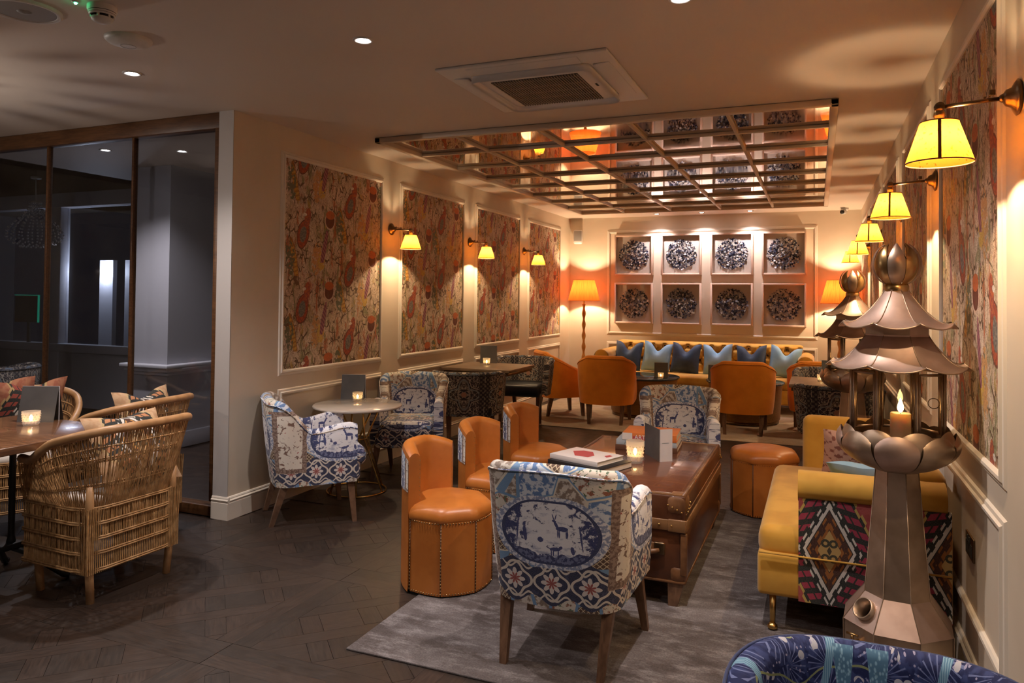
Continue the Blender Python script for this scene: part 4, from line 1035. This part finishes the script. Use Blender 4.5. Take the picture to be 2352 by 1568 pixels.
# ---- round marble table
rt = thing('round_table', 'round pale topped table on slanting brass rod legs', 'table', (-3.225, 4.73, 0)); RTZ = .655
MB().lathe([(.0001, RTZ - .022), (.325, RTZ - .022), (.334, RTZ - .016), (.334, RTZ - .005), (.328, RTZ), (.0001, RTZ)], n=64).build('table_top', 'marble', rt)
for k in range(6):
    a = k*PI/3 + .3; b = a + .55
    MB().tube([(.17*math.cos(a), .17*math.sin(a), RTZ - .02), (.075*math.cos(b), .075*math.sin(b), .40), (.22*math.cos(b + .25), .22*math.sin(b + .25), .008)], .0075, 8).build('rod_leg', 'gold_leg', rt)
MB().tube([(.075*math.cos(2*PI*k/24), .075*math.sin(2*PI*k/24), .40) for k in range(24)], .005, 6, True).build('waist_ring', 'gold_leg', rt)
MB().tube([(.22*math.cos(2*PI*k/40), .22*math.sin(2*PI*k/40), .010) for k in range(40)], .007, 6, True).build('foot_ring', 'gold_leg', rt)
p_ = onz(812, 915, RTZ); menu('grey menu card on the round pale table', p_.x, p_.y, RTZ, cam_rz, .185, .19)
p_ = onz(818, 920, RTZ); votive('lit glass votive candle on the round pale table', p_.x + .02, p_.y - .01, RTZ, .040, .070)

# ---- oak tables
def oak_table(label, x0, x1, y0, y1, z):
    t = thing('oak_table', label, 'table', ((x0 + x1)/2, (y0 + y1)/2, 0), 0, 'oak tables with brass pedestals')
    MB().box((0, 0, z - .015), (x1 - x0, y1 - y0, .030), .004, 2).build('table_top', 'table_oak', t); MB().box((0, 0, z - .045), (x1 - x0 - .04, y1 - y0 - .04, .03), .003).build('under_frame', 'bronze_dark', t)
    MB().lathe([(.05, .05), (.032, .08), (.028, .12), (.036, .14), (.026, .16), (.026, z - .09), (.05, z - .06)], n=20).build('pedestal', 'aged_brass', t)
    for k in range(4): c, s = math.cos(k*PI/2 + PI/4), math.sin(k*PI/2 + PI/4); MB().tube([(c*.03, s*.03, .09), (c*.12, s*.12, .10), (c*.24, s*.24, .05), (c*.29, s*.29, .014)], [.016, .016, .013, .014], 8).build('foot', 'aged_brass', t)
    return t
oak_table('square oak table on a brass pedestal against the panelled wall', -3.53, -2.78, 6.64, 7.34, .76); oak_table('square oak table beside the sofa wall behind the lanterns', -.235, .44, 6.95, 7.65, .735)
p_ = onz(1122, 833, .76); menu('grey menu card on the oak table by the panelled wall', p_.x, p_.y, .76, cam_rz, .178, .187); p_ = onz(1122, 836, .76); votive('lit glass votive candle on the oak table by the panelled wall', p_.x + .01, p_.y - .07, .76, .04, .07)
menu('grey menu card on the oak table behind the lanterns', .12, 7.42, .735, 0, .17, .185); votive('lit glass votive candle on the oak table behind the lanterns', .03, 7.30, .735, .036, .065)

# ---- drum tables
def drum(label, x, y):
    t = thing('drum_table', label, 'table', (x, y, RUG), 0, 'round drum tables'); z = .485
    MB().lathe([(.0001, z - .025), (.445, z - .025), (.455, z - .018), (.455, z - .004), (.448, z), (.0001, z)], n=56).build('table_top', 'slate_top', t)
    MB().lathe([(.38, .03), (.40, .05), (.425, z - .06), (.43, z - .024)], n=56, cap=False).build('drum', 'brass_drum', t); MB().lathe([(.385, 0), (.39, .035)], n=56).build('plinth', 'bronze_dark', t)
drum('dark topped gold drum table before the tufted sofa, near the corner lamp', -2.05, 9.31); drum('dark topped gold drum table before the tufted sofa, furthest from the corner lamp', -.81, 9.31)
menu('grey menu card on the drum table near the corner lamp', -1.81, 9.25, RUG + .485, cam_rz*.6, .165, .18); votive('lit glass votive candle on the drum table near the corner lamp', -1.79, 9.13, RUG + .485, .036, .065)
menu('grey menu card on the drum table behind the central orange chair', -1.15, 9.25, RUG + .485, .2, .165, .18); votive('lit glass votive candle on the drum table behind the central orange chair', -1.14, 9.13, RUG + .485, .036, .065)

# ---- things on the trunk
def textmesh(txt, size, material, parent, loc, rot, name='lettering'):
    c = bpy.data.curves.new('t', 'FONT'); c.body = txt; c.size = size; c.extrude = .0004; c.align_x = 'LEFT'
    o = bpy.data.objects.new('t', c); COL.objects.link(o); dg = bpy.context.evaluated_depsgraph_get()
    me = bpy.data.meshes.new_from_object(o.evaluated_get(dg)); bpy.data.objects.remove(o); me.name = name; me.materials.clear(); me.materials.append(MATS[material])
    q = link(name, me, parent); q.location = loc; q.rotation_euler = rot; return q
def book(label, x, y, z, w, d, h, rz, cover, name='book'):
    """w along the spine (local x), spine on local -y"""
    t = thing(name, label, 'book', (x, y, z), rz, 'books on the trunk')
    MB().box((0, 0, .0015), (w, d, .003), .001).build('rear_cover', cover, t); MB().box((0, 0, h - .0015), (w, d, .003), .001).build('front_cover', cover, t); MB().box((0, -d/2 + .002, h/2), (w, .004, h), .0015).build('spine', cover, t)
    MB().box((0, .003, h/2), (w - .008, d - .012, h - .006)).build('page_block', 'paper', t); return t
bz = TT
ang = math.radians(-14)
b1 = book('thick black book under the red and white book on the trunk', -1.175, 3.985, bz, .37, .29, .034, math.radians(-20), 'book_black')
for k in (0, 1): MB().lathe([(.008, 0), (.010, 0), (.010, .001), (.008, .001)], (.10 + .045*k, -.1455, .017), 14, (0, -1, 0)).build('round_mark', 'ink_white', b1)
b2 = book('white book with a red shape on the cover, stacked on the black book', -1.20, 4.005, bz + .034, .33, .25, .026, math.radians(-20), 'book_white')
MB().add([(-.11, .02, .0266), (-.03, -.07, .0266), (.05, -.055, .0266), (.055, .00, .0266), (-.01, .075, .0266), (-.07, .07, .0266)], [(0, 1, 2, 3, 4, 5)]).build('red_shape', 'book_red', b2)
MB().add([(.10, .03, .0266), (.13, .01, .0266), (.135, .06, .0266), (.105, .075, .0266)], [(0, 1, 2, 3)]).build('red_shape', 'book_red', b2)
bx, by_ = -.985, 4.665
book('brown book at the bottom of the stack with the ART book', bx, by_, bz, .38, .30, .030, math.radians(4), 'book_brown')
b3 = book('pale grey book with AS on its spine under the ART book', bx + .0, by_, bz + .030, .37, .29, .032, math.radians(4), 'book_grey')
textmesh('AS', .033, 'ink_grey', b3, (-.135, -.1455, .005), (PI/2, 0, 0))
b4 = book('orange and white book with ART on its spine, topmost of its stack', bx + .02, by_ - .01, bz + .062, .33, .27, .044, math.radians(4), 'book_orange')
MB().box((-.135, -.1355, .022), (.062, .002, .043)).build('white_band', 'book_white', b4); MB().box((-.04, -.1355, .013), (.12, .002, .025)).build('red_band', 'book_red', b4); textmesh('ART', .036, 'ink_white', b4, (-.090, -.137, .008), (PI/2, 0, 0))
# open standing menu card on the trunk
mc = thing('menu_card', 'open grey and white menu card standing on the leather trunk', 'menu', (-.838, 4.255, TT), 0, 'folded menu cards on the tables')
def leaf(name, a, b, material, h=.185, th=.002):
    a, b = Vector((*a, 0)), Vector((*b, 0)); n = Vector((-(b - a).y, (b - a).x, 0)).normalized()*th; u = Vector((0, 0, h))
    return MB().add([a, b, b + u, a + u, a + n, b + n, b + u + n, a + u + n], [(0, 1, 2, 3), (7, 6, 5, 4), (0, 4, 5, 1), (1, 5, 6, 2), (2, 6, 7, 3), (3, 7, 4, 0)]).build(name, material, mc)
leaf('grey_leaf', (-.132, .205), (0, 0), 'card_grey'); lf = leaf('white_leaf', (0, 0), (.062, .055), 'card_white')
MB().add([(.012, .0096, .105), (.045, .0389, .105), (.045, .0389, .107), (.012, .0096, .107)], [(0, 1, 2, 3)]).build('printed_line', 'ink_grey', lf)
votive('lit hobnail glass candle standing on the leather trunk', -.965, 4.185, TT, .052, .125)

# ================================================================ mustard sofa with kilim arm
sf = thing('mustard_sofa', 'mustard velvet sofa with kilim covered outer arm by the wall', 'sofa', (.135, 3.50, RUG)); sl = 1.50     # local x: -.38 front .. .37 back, y 0..sl
MB().box((-.005, sl/2, .245), (.76, sl - .01, .19), .02, 3).build('base', 'mustard_velvet', sf)
MB().box((-.05, sl/2 - .02, .375), (.67, sl - .10, .15), .055, 4).build('seat_cushion', 'mustard_velvet', sf)
MB().box((.30, sl/2 + .04, .52), (.15, sl - .06, .46), .06, 4).build('backrest', 'mustard_velvet', sf)
# near rolled arm: velvet scroll over a kilim side
am = MB().box((.085, .075, .36), (.59, .13, .42), .01, 2).build('near_arm', 'mustard_velvet', sf)
vs = [(-.212, -.004, .150), (.375, -.004, .150), (.375, -.004, .60), (-.212, -.004, .60)]
MB().add(vs + [(x, .03, z) for x, y, z in vs], [(0, 1, 2, 3)] + [(i, 4 + i, 4 + (i + 1) % 4, (i + 1) % 4) for i in range(4)], [(x + .212, z) for x, y, z in vs]*2).build('kilim_side', 'kilim', sf)
prof = []
MB().grid(lambda u, v: (lambda a, x: (x, .075 + .088*math.cos(a), .632 + .075*math.sin(a)*(1 if math.sin(a) > 0 else .8)))(2*PI*u, -.215 + .575*v), 28, 8, True).add([(-.215, .075 + .088*math.cos(2*PI*k/28), .632 + .075*math.sin(2*PI*k/28)*(1 if math.sin(2*PI*k/28) > 0 else .8)) for k in range(28)], [tuple(range(28))]).build('arm_roll', 'mustard_velvet', am)
MB().tube([(-.378, -.008, .345), (-.10, -.008, .345), (.375, -.008, .345)], .0045, 6).build('piping', 'mustard_velvet', sf)
# upright far arm
MB().box((.09, sl - .055, .46), (.62, .11, .60), .05, 4).build('far_arm', 'mustard_velvet', sf)
for x in (-.32, .31):
    for y in (.05, sl - .12):
        MB().tube([(x, y - .03, .01), (x, y, .16)], [.011, .016], 10).build('leg', 'brass', sf); MB().lathe([(.010, .0), (.022, .008), (.022, .018), (.012, .03)], (x, y - .03, 0), 14).build('castor', 'brass', sf)
place_pillow('cushion', 'pink patterned kilim cushion against the upright arm of the mustard sofa', 'cushion', 'kilim_pink', .36, .36, .12, .02, (.20, 4.72, .575), .12, .42, 'cushions on the mustard sofa')
place_pillow('cushion', 'sky blue cushion lying in front of the pink patterned cushion', 'cushion', 'pillow_sky', .36, .34, .11, .03, (.235, 4.50, .515), -.1, 1.05, 'cushions on the mustard sofa')

# ================================================================ tufted far sofa
cs = thing('tufted_sofa', 'long mustard velvet button-tufted sofa with scroll arms at the far wall', 'sofa', (-1.46, 10.40, RUG)); L2 = 2.86
MB().box((0, -.03, .22), (L2 - .26, .80, .20), .03, 2).build('base', 'mustard_velvet', cs); MB().box((0, -.06, .375), (L2 - .42, .76, .13), .05, 4).build('seat', 'mustard_velvet', cs)
pitch, rows = .165, [.50, .60, .70, .785]
def tuft(u, v):
    x = (u - .5)*(L2 - .30); z = .40 + .46*v; d = 0
    k = x/pitch; 
    for j, zr in enumerate(rows):
        off = .5*(j % 2); kk = round(k - off) + off; dx = (k - kk)*pitch; dz = z - zr; d = max(d, math.exp(-(dx*dx + dz*dz)/.0011))
    # diamond pleats
    a = abs(((x/pitch + (z - rows[0])/.2) % 1) - .5)*2; b = abs(((x/pitch - (z - rows[0])/.2) % 1) - .5)*2
    pl = max(math.exp(-((1 - a)/.13)**2), math.exp(-((1 - b)/.13)**2))*(1 if .46 < z < .83 else .3)
    y = .21 + .05*(z - .4) + .062*d + .026*pl; 
    if v > .88: f = (v - .88)/.12; y += .06*f*f; z -= .015*f
    return (x, y, z)
bk = MB().grid(tuft, 190, 34, True).box((0, .36, .60), (L2 - .30, .16, .50), .04, 3).build('backrest', 'mustard_velvet', cs)
for j, zr in enumerate(rows):
    n = int((L2 - .36)/pitch)
    for i in range(-n//2, n//2 + 1):
        x = (i + .5*(j % 2))*pitch
        if abs(x) < L2/2 - .20: MB().sphere((x, .262 + .05*(zr - .4), zr), .015, 8, 5, (1, .5, 1)).build('button', 'trunk_leather', bk)
for sx in (-1, 1):
    xa = sx*(L2/2 - .11)
    ar = MB().box((xa - sx*.02, -.03, .38), (.13, .82, .50), .03, 3).build('arm', 'mustard_velvet', cs)
    MB().grid(lambda u, v: (xa + .105*math.cos(2*PI*u), -.45 + .85*v, .655 + .095*math.sin(2*PI*u)), 24, 6, True).build('arm_roll', 'mustard_velvet', ar)
    MB().lathe([(.0001, .012), (.06, .010), (.088, .004), (.100, 0)], (xa, -.45, .655), 24, (0, -1, 0)).build('scroll_face', 'mustard_velvet', ar)
    for y in (-.36, .30): MB().lathe([(.03, .13), (.034, .10), (.018, .02), (.02, 0)], (sx*(L2/2 - .2), y, 0), 12).build('leg', 'walnut', cs)
cx_ = [-2.50, -2.09, -1.69, -1.26, -.82, -.40]; nm = ['navy', 'sky', 'navy', 'sky', 'navy', 'sky']
lb = ['navy velvet cushion next to the scroll arm on the tufted sofa', 'sky blue velvet cushion beside the navy cushion nearest the corner lamp', 'navy velvet cushion leaning in the middle of the tufted sofa', 'sky blue velvet cushion in the middle of the tufted sofa', 'navy velvet cushion between the two blue cushions furthest from the corner lamp', 'sky blue velvet cushion by the scroll arm furthest from the corner lamp']
for i, x in enumerate(cx_): place_pillow('throw_cushion', lb[i], 'cushion', 'pillow_' + nm[i], .40, .43, .14, .115, (x + .0, 10.37, .650), random.uniform(-.15, .15), -.26, 'cushions on the tufted sofa', random.choice((-.13, -.05, .06, .12)))

# ================================================================ framed shard discs
def shard_frame(label, x, z):
    t = thing('shadow_box', label, 'wall art', (x, YF, z), 0, 'framed discs of ceramic shards on the far wall'); w = .585; h = .605; d = .075
    for sx in (-1, 1): MB().box((sx*(w/2 - .013), -d/2, 0), (.026, d, h), .003).build('frame_rail', 'shadowbox_wood', t)
    for sy in (-1, 1): MB().box((0, -d/2, sy*(h/2 - .013)), (w - .052, d, .026), .003).build('frame_rail', 'shadowbox_wood', t)
    MB().box((0, -.006, 0), (w - .05, .012, h - .05)).build('backing_board', 'backing', t)
    mb = MB()
    for k in range(330):
        r = .222*math.sqrt((k + .5)/330); a = k*2.39996; q = random.uniform(.010, .021)
        c = Vector((r*math.cos(a), -.018 - random.uniform(0, .016), r*math.sin(a))); tone = random.random(); n = random.choice((3, 4, 5)); a0 = random.random()*6
        nr = Vector((random.uniform(-.6, .6), -1, random.uniform(-.6, .6))).normalized(); e1 = nr.orthogonal().normalized(); e2 = nr.cross(e1)
        ring = [c + (e1*math.cos(a0 + 2*PI*i/n) + e2*math.sin(a0 + 2*PI*i/n))*q*random.uniform(.7, 1.2) for i in range(n)]
        mb.add(ring + [p - nr*.005 for p in ring], [tuple(range(n - 1, -1, -1))] + [(i, (i + 1) % n, n + (i + 1) % n, n + i) for i in range(n)], None, False, tone)
    stuff(mb.build('shard_disc', 'shard', t))
    MB().lathe([(.0001, 0), (.215, 0), (.215, .006)], (0, -.012, 0), 32, (0, -1, 0)).build('disc_board', 'backing', t)
    MB().box((0, -d + .012, 0), (w - .05, .003, h - .05)).build('glass_pane', 'frame_glass', t)
fx = [-2.555, -1.850, -1.137, -.434]; fn = ['first from the corner floor lamp', 'second from the corner floor lamp', 'third from the corner floor lamp', 'fourth from the corner floor lamp']
for i, x in enumerate(fx):
    for z, rn in ((2.122, 'upper row'), (1.40, 'lower row')): shard_frame('boxed disc of blue and white shards, %s, %s' % (rn, fn[i]), x, z)

# ================================================================ pagoda lanterns
def make_lantern(label):
    t = thing('pagoda_lantern', label, 'lantern', (0, 0, 0), 0, 'metal pagoda lanterns'); OFF = -PI/2 - PI/8      # one facet faces local -y
    def oc(r, k, z): a = OFF + k*PI/4; return Vector((r*math.cos(a), r*math.sin(a), z))
    def facets(name, r0, z0, r1, z1, material, par=t, skip=None):
        for k in range(8):
            if k == skip: continue
            a, b, c, d = oc(r0, k, z0), oc(r0, k + 1, z0), oc(r1, k + 1, z1), oc(r1, k, z1); n = Vector((a.x + b.x, a.y + b.y, 0)).normalized()*.003
            MB().add([a, b, c, d, a - n, b - n, c - n, d - n], [(0, 1, 2, 3), (7, 6, 5, 4), (0, 4, 5, 1), (2, 6, 7, 3)]).build(name, material, par)
    facets('base_panel', .200, 0, .200, .225, 'lantern_metal'); facets('skirt_panel', .203, .225, .122, .335, 'lantern_copper', t, 7); facets('column_panel', .122, .335, .080, .815, 'lantern_metal')
    seams = MB()
    for k in range(8): seams.tube([oc(.200, k, 0), oc(.203, k, .225), oc(.122, k, .335), oc(.080, k, .815)], .0022, 5)
    seams.build('solder_seams', 'lantern_metal', t)
    # bowl of petals
    def petal(k, R0_, R1_, z0, z1, wid, name, tilt):
        a0 = OFF + PI/8 + k*PI/4
        def f(u, v):
            s = 2*u - 1; prof_r = R0_ + (R1_ - R0_)*math.sin(v*PI*.5)**.8; tip = 1 - .22*abs(s)**2.2*v
            wv = wid*(1 - .10*v**4) if v < .9 else wid*(1 - .10*v**4)
            zz = z0 + (z1 - z0)*(v**1.35)*tip; cup = .014*(1 - s*s)*math.sin(PI*v); a = a0 + s*wv
            return ((prof_r + cup - .02*v**6)*math.cos(a), (prof_r + cup - .02*v**6)*math.sin(a), zz)
        return MB().grid(f, 10, 10, True).build(name, 'lantern_copper' if k % 3 == 0 else 'lantern_metal', t)
    for k in range(8): petal(k + .5, .085, .205, .822, .985, PI/8*1.1, 'inner_petal', 0)
    for k in range(8): petal(k, .085, .222, .818, .970, PI/8*.98, 'bowl_petal', 0)
    MB().lathe([(.0001, .812), (.086, .812), (.14, .845), (.19, .90), (.185, .905), (.12, .88), (.0001, .87)], n=24, cap=False).build('bowl_floor', 'lantern_metal', t)
    # glazed chamber
    RG = .172
    for k in range(8):
        a, b = oc(RG, k, 0), oc(RG, k + 1, 0)
        MB().tube([oc(RG, k, .90), oc(RG, k, 1.235)], .007, 4).build('post', 'lantern_metal', t)
        if k == 0: continue                                                      # the front facet is an open doorway
        i0, i1 = a.lerp(b, .10), a.lerp(b, .90); U = Vector((0, 0, 1)); fr = MB()
        for p0, p1 in ((i0 + U*.955, i1 + U*.955), (i0 + U*1.195, i1 + U*1.195), (i0 + U*.955, i0 + U*1.195), (i1 + U*.955, i1 + U*1.195)): fr.tube([p0, p1], .0055, 4)
        wf_ = fr.build('window_frame', 'lantern_metal', t)
        MB().add([i0 + U*.957, i1 + U*.957, i1 + U*1.193, i0 + U*1.193], [(0, 1, 2, 3)]).build('glass_pane', 'lantern_glass', wf_)
    MB().tube([oc(RG, 3, 1.07)*1.0 + Vector((0, 0, .02*math.sin(2*PI*k/14))) + Vector((.02*math.cos(2*PI*k/14) - .03, 0, 0)) for k in range(14)], .0016, 4, True).build('ring_pull', 'bronze_dark', t)
    # scalloped roofs
    def roof(name, r0, z0, r1, z1, thick=.004):
        rr = MB().lathe([(r0 + .001, z0 - .004), (r0 + .003, z0 + .004)], n=8, ang0=OFF, smooth=False, cap=False).build(name, 'lantern_copper', t)
        for k in range(8):
            def f(u, v, dz=0):
                a, b = oc(1, k, 0), oc(1, k + 1, 0); d = a.lerp(b, u); s = 2*u - 1
                end = r1*(1 + .10*(1 - s*s)) ; r = r0 + (end - r0)*v; z = z0 + (z1 - z0)*(1 - (1 - v)**1.75) ; z += .008*s*s*v**3 + .010*v**7 - .012*(1 - s*s)*v**3
                return (d.x*r, d.y*r, z + dz)
            g = MB().grid(f, 8, 10, True).grid(lambda u, v: f(1 - u, v, -thick), 8, 10, True)
            pc_ = g.build('roof_petal', 'lantern_copper', rr)
            MB().tube([f(i/8, 1, -thick/2) for i in range(9)], .0030, 5).tube([f(0, i/10, .001) for i in range(11)], .0022, 4).build('rolled_rim', 'lantern_metal', pc_)
    roof('lower_roof', .118, 1.338, .252, 1.214); facets('neck_panel', .118, 1.328, .118, 1.385, 'lantern_metal'); roof('upper_roof', .045, 1.512, .205, 1.372)
    # finial
    MB().lathe([(.042, 1.505), (.046, 1.512), (.046, 1.530), (.040, 1.540)], n=24).build('collar', 'aged_brass', t)
    fb = MB().lathe([(.0001, 1.54), (.035, 1.55), (.05, 1.60), (.03, 1.65), (.0001, 1.66)], n=16).build('finial', 'bronze_dark', t)
    for k in range(8):
        a0 = OFF + PI/8 + k*PI/4
        def f(u, v):
            th = -PI/2 + .42 + v*(PI - .42 - .42); r = .084*math.cos(th) + .006*v**2 + .004*(1 - (2*u - 1)**2); z = 1.612 + .084*math.sin(th) + .008*v**3
            hw = PI/8*(.965 if v < .55 else .965*(1 - .78*((v - .55)/.45)**1.5)); a = a0 + (2*u - 1)*hw
            return (r*math.cos(a), r*math.sin(a), z)
        MB().grid(f, 6, 14, True).build('finial_petal', 'aged_brass' if k % 2 else 'lantern_metal', fb)
    # spout hole and tap on the facet to the left of the front one
    q = [oc(.203, 7, .225), oc(.203, 8, .225), oc(.122, 8, .335), oc(.122, 7, .335)]
    c0 = (q[0] + q[1] + q[2] + q[3])/4; ex = (q[1] - q[0]).normalized(); ax = (q[1] - q[0]).cross(q[3] - q[0]).normalized(); ey = ax.cross(ex); n = Vector((c0.x, c0.y, 0)).normalized()
    P2 = [((p - c0).dot(ex), (p - c0).dot(ey)) for p in q]; rim_, hol = [], []
    angs = sorted([2*PI*k/32 for k in range(32)] + [math.atan2(y_, x_) % (2*PI) for x_, y_ in P2])
    for an in angs:
        dx, dy = math.cos(an), math.sin(an); best = 9
        for i in range(4):
            (x0, y0), (x1, y1) = P2[i], P2[(i + 1) % 4]; den = dx*(y1 - y0) - dy*(x1 - x0)
            if abs(den) < 1e-9: continue
            tt = (x0*(y1 - y0) - y0*(x1 - x0))/den; uu = (x0*dy - y0*dx)/den
            if tt > 0 and -1e-6 <= uu <= 1 + 1e-6: best = min(best, tt)
        rim_.append(c0 + ex*dx*best + ey*dy*best); hol.append(c0 + ex*dx*.037 + ey*dy*.037)
    m_ = len(angs); MB().add(rim_ + hol, [(i, (i + 1) % m_, m_ + (i + 1) % m_, m_ + i) for i in range(m_)]).build('skirt_panel', 'lantern_copper', t)
    MB().lathe([(.042, -.004), (.042, .022), (.037, .022), (.037, -.05)], c0, 32, ax, 0, True, False).build('spout_ring', 'lantern_metal', t)
    c1 = (oc(.2, 0, .165) + oc(.2, -1, .165))/2; d = n
    tp = MB().tube([c1 - d*.01, c1 + d*.035, c1 + d*.05 - Vector((0, 0, .01)), c1 + d*.055 - Vector((0, 0, .035))], [.011, .012, .012, .010], 10).build('tap', 'aged_brass', t)
    MB().tube([c1 + d*.03, c1 + d*.03 + Vector((0, 0, .03))], .006, 8).tube([c1 + d*.03 + Vector((-.02, .008, .032)), c1 + d*.03 + Vector((.02, -.008, .032))], .005, 8).build('tap_handle', 'aged_brass', tp)
    return t
def pillar_candle(label, x, y, z, r=.034, h=.12, w=1.3):
    t = thing('pillar_candle', label, 'candle', (x, y, z), 0, 'lit pillar candles in the lanterns')
    MB().lathe([(.0001, 0), (r, 0), (r, h - .004), (r*.93, h), (r*.5, h - .008), (.0001, h - .010)], n=28, cap=False).build('wax', 'wax', t); MB().tube([(0, 0, h - .010), (.001, 0, h + .012)], .0012, 5).build('wick', 'dark_slot', t)
    MB().lathe([(.0001, h), (.006, h + .004), (.0105, h + .013), (.0115, h + .021), (.009, h + .033), (.005, h + .046), (.0001, h + .058)], n=16, cap=False).build('flame', 'flame', t)
    plight('candle_light', (0, 0, h + .03), w, (1, .60, .30), .005, t)
LX, LY = .288, 3.265
ln1 = make_lantern('tall metal pagoda lantern holding a lit candle, standing before the sofa arm'); ln1.location = (LX, LY, RUG); ln1.rotation_euler = (0, 0, math.atan2(LX, -LY) if False else -math.atan2(LX, LY) + 0)
pillar_candle('lit pillar candle inside the lantern before the sofa arm', LX + .012, LY - .01, .872, .037, .172)
L2X, L2Y = .235, 5.92
dup(ln1, (L2X, L2Y, 0), -.03, 'metal pagoda lantern standing beyond the mustard sofa'); pillar_candle('lit pillar candle inside the lantern beyond the mustard sofa', L2X, L2Y, .872, .037, .172)

# ================================================================ wicker chairs
def make_wicker(label):
    t = thing('wicker_chair', label, 'chair', (0, 0, 0), 0, 'wicker armchairs'); rnd = random.Random(3)
    p = upath(.262, .47, .14, 121, .0, .0)             # local +y is the open front; path origin y=0 is the back
    P = [(a - Vector((0, .21)), s, n, q) for a, s, n, q in p]
    rim = lambda q: .835 - .175*ss(.22, .92, abs(q))
    flare = lambda q: .075*(1 - ss(.55, 1, abs(q))) + .02
    rp = []
    for a, s, n, q in P: o = a - n*flare(q); rp.append((o.x, o.y, rim(q)))
    MB().tube(rp, .021, 10).build('rim', 'wicker_pole', t)
    up_, lo = MB(), MB()
    for k in range(150):
        q = -1 + 2*k/149; i = (k/149)*120; i0 = min(119, int(i)); f = i - i0; a = P[i0][0].lerp(P[i0 + 1][0], f); n = P[i0][2].lerp(P[i0 + 1][2], f)
        for m_ in range(2):
            sh = rnd.uniform(-.012, .012) + (.022 if m_ else -.022)
            tdir = Vector((-n.y, n.x)); b = a + tdir*0; top = a - n*flare(q) + tdir*sh
            up_.tube([(b.x, b.y, .44), ((b.x + top.x)/2 - n.x*.006, (b.y + top.y)/2 - n.y*.006, (.44 + rim(q))/2), (top.x, top.y, rim(q))], .0026, 3, False, True, False)
    for m_ in range(2):
        for k in range(190):
            # lower skirt incl. front
            s = k/190; per = [(-.262, .26), (-.262, -.21), (.262, -.21), (.262, .26)]
            L_ = [.47, .524, .47, .524]; d = s*sum(L_); j = 0
            while d > L_[j]: d -= L_[j]; j += 1
            A, B = per[j], per[(j + 1) % 4]; x = A[0] + (B[0] - A[0])*d/L_[j]; y = A[1] + (B[1] - A[1])*d/L_[j]
            # rounded rear corners
            dr = rnd.uniform(-.006, .006); k2 = .985 - .006*m_
            lo.tube([(x*k2, y*k2, .145), (x*k2 + dr*.5, y*k2 + dr*.5, .30), (x*k2 + dr, y*k2 - dr, .455)], .0034, 3, False, True, False)
    stuff(up_.build('back_reeds', 'wicker', t)); stuff(lo.build('skirt_reeds', 'wicker', t))
    def ring(z, fl, name='weave_band', r=.0042, wide=False):
        pts = []
        for a, s, n, q in P: o = a - n*(flare(q)*fl); zz = z if not callable(z) else z(q); pts.append((o.x, o.y, zz))
        MB().tube(pts, r, 5).build(name, 'wicker', t)
    for f in (.30, .62): 
        ring(lambda q, f=f: .44 + (rim(q) - .44)*f, f, r=.0055); ring(lambda q, f=f: .452 + (rim(q) - .44)*f, f, r=.0045)
    ring(lambda q: .44 + (rim(q) - .44)*.80, .82, r=.0042)
    for z in (.155, .235, .305, .375, .445):
        for dz in (0, .010): MB().tube([(-.266, .262, z + dz), (-.266, -.10, z + dz), (-.245, -.19, z + dz), (-.17, -.214, z + dz), (.17, -.214, z + dz), (.245, -.19, z + dz), (.266, -.10, z + dz), (.266, .262, z + dz)], .0046, 5, True).build('weave_band', 'wicker', t)
    for x, y in ((-.24, -.19), (.24, -.19), (-.235, .21), (.235, .21)):
        MB().tube([(x*.90, y*.93, 0), (x*.95, y*.95, .16), (x*.98, y*.97, .46), (x*1.0, y*1.0, .56)], [.019, .020, .021, .015], 10).build('leg', 'wicker_pole', t)
    MB().box((0, .03, .425), (.49, .44, .035), .014, 3).build('seat', 'wicker', t); MB().box((0, .03, .465), (.45, .41, .055), .024, 4).build('seat_cushion', 'backing', t)
    return t
wk = make_wicker('wicker tub chair with open woven sides at the walnut table, standing clear of the glass'); wk.location = (-3.375, 2.725, 0); wk.rotation_euler = (0, 0, PI/2 - .03)
dup(wk, (-3.94, 3.29, 0), PI/2 + .10, 'wicker tub chair tucked close to the glass partition behind the other wicker chair'); dup(wk, (-4.68, 3.10, 0), math.radians(-120), 'wicker tub chair across the walnut table with two patterned cushions')
place_pillow('kilim_cushion', 'tan and white kilim cushion lying in the wicker chair clear of the glass', 'cushion', 'kilim_tan', .44, .42, .14, .02, (-3.295, 2.80, .672), PI/2 - .05, -.55, 'kilim cushions in the wicker chairs')
place_pillow('kilim_cushion', 'tan and orange kilim cushion in the wicker chair by the glass', 'cushion', 'kilim_tan', .44, .42, .14, .05, (-3.80, 3.33, .695), PI/2 + .1, -.30, 'kilim cushions in the wicker chairs')
place_pillow('kilim_cushion', 'red and white kilim cushion leaning behind the menu card', 'cushion', 'kilim_red', .44, .44, .14, .06, (-4.61, 3.125, .725), math.radians(-120) + PI + .35, .26, 'kilim cushions in the wicker chairs')
place_pillow('kilim_cushion', 'rust and grey kilim cushion in the wicker chair across the table', 'cushion', 'kilim_red', .44, .44, .14, .05, (-4.80, 3.06, .735), math.radians(-120) + PI - .25, .24, 'kilim cushions in the wicker chairs')
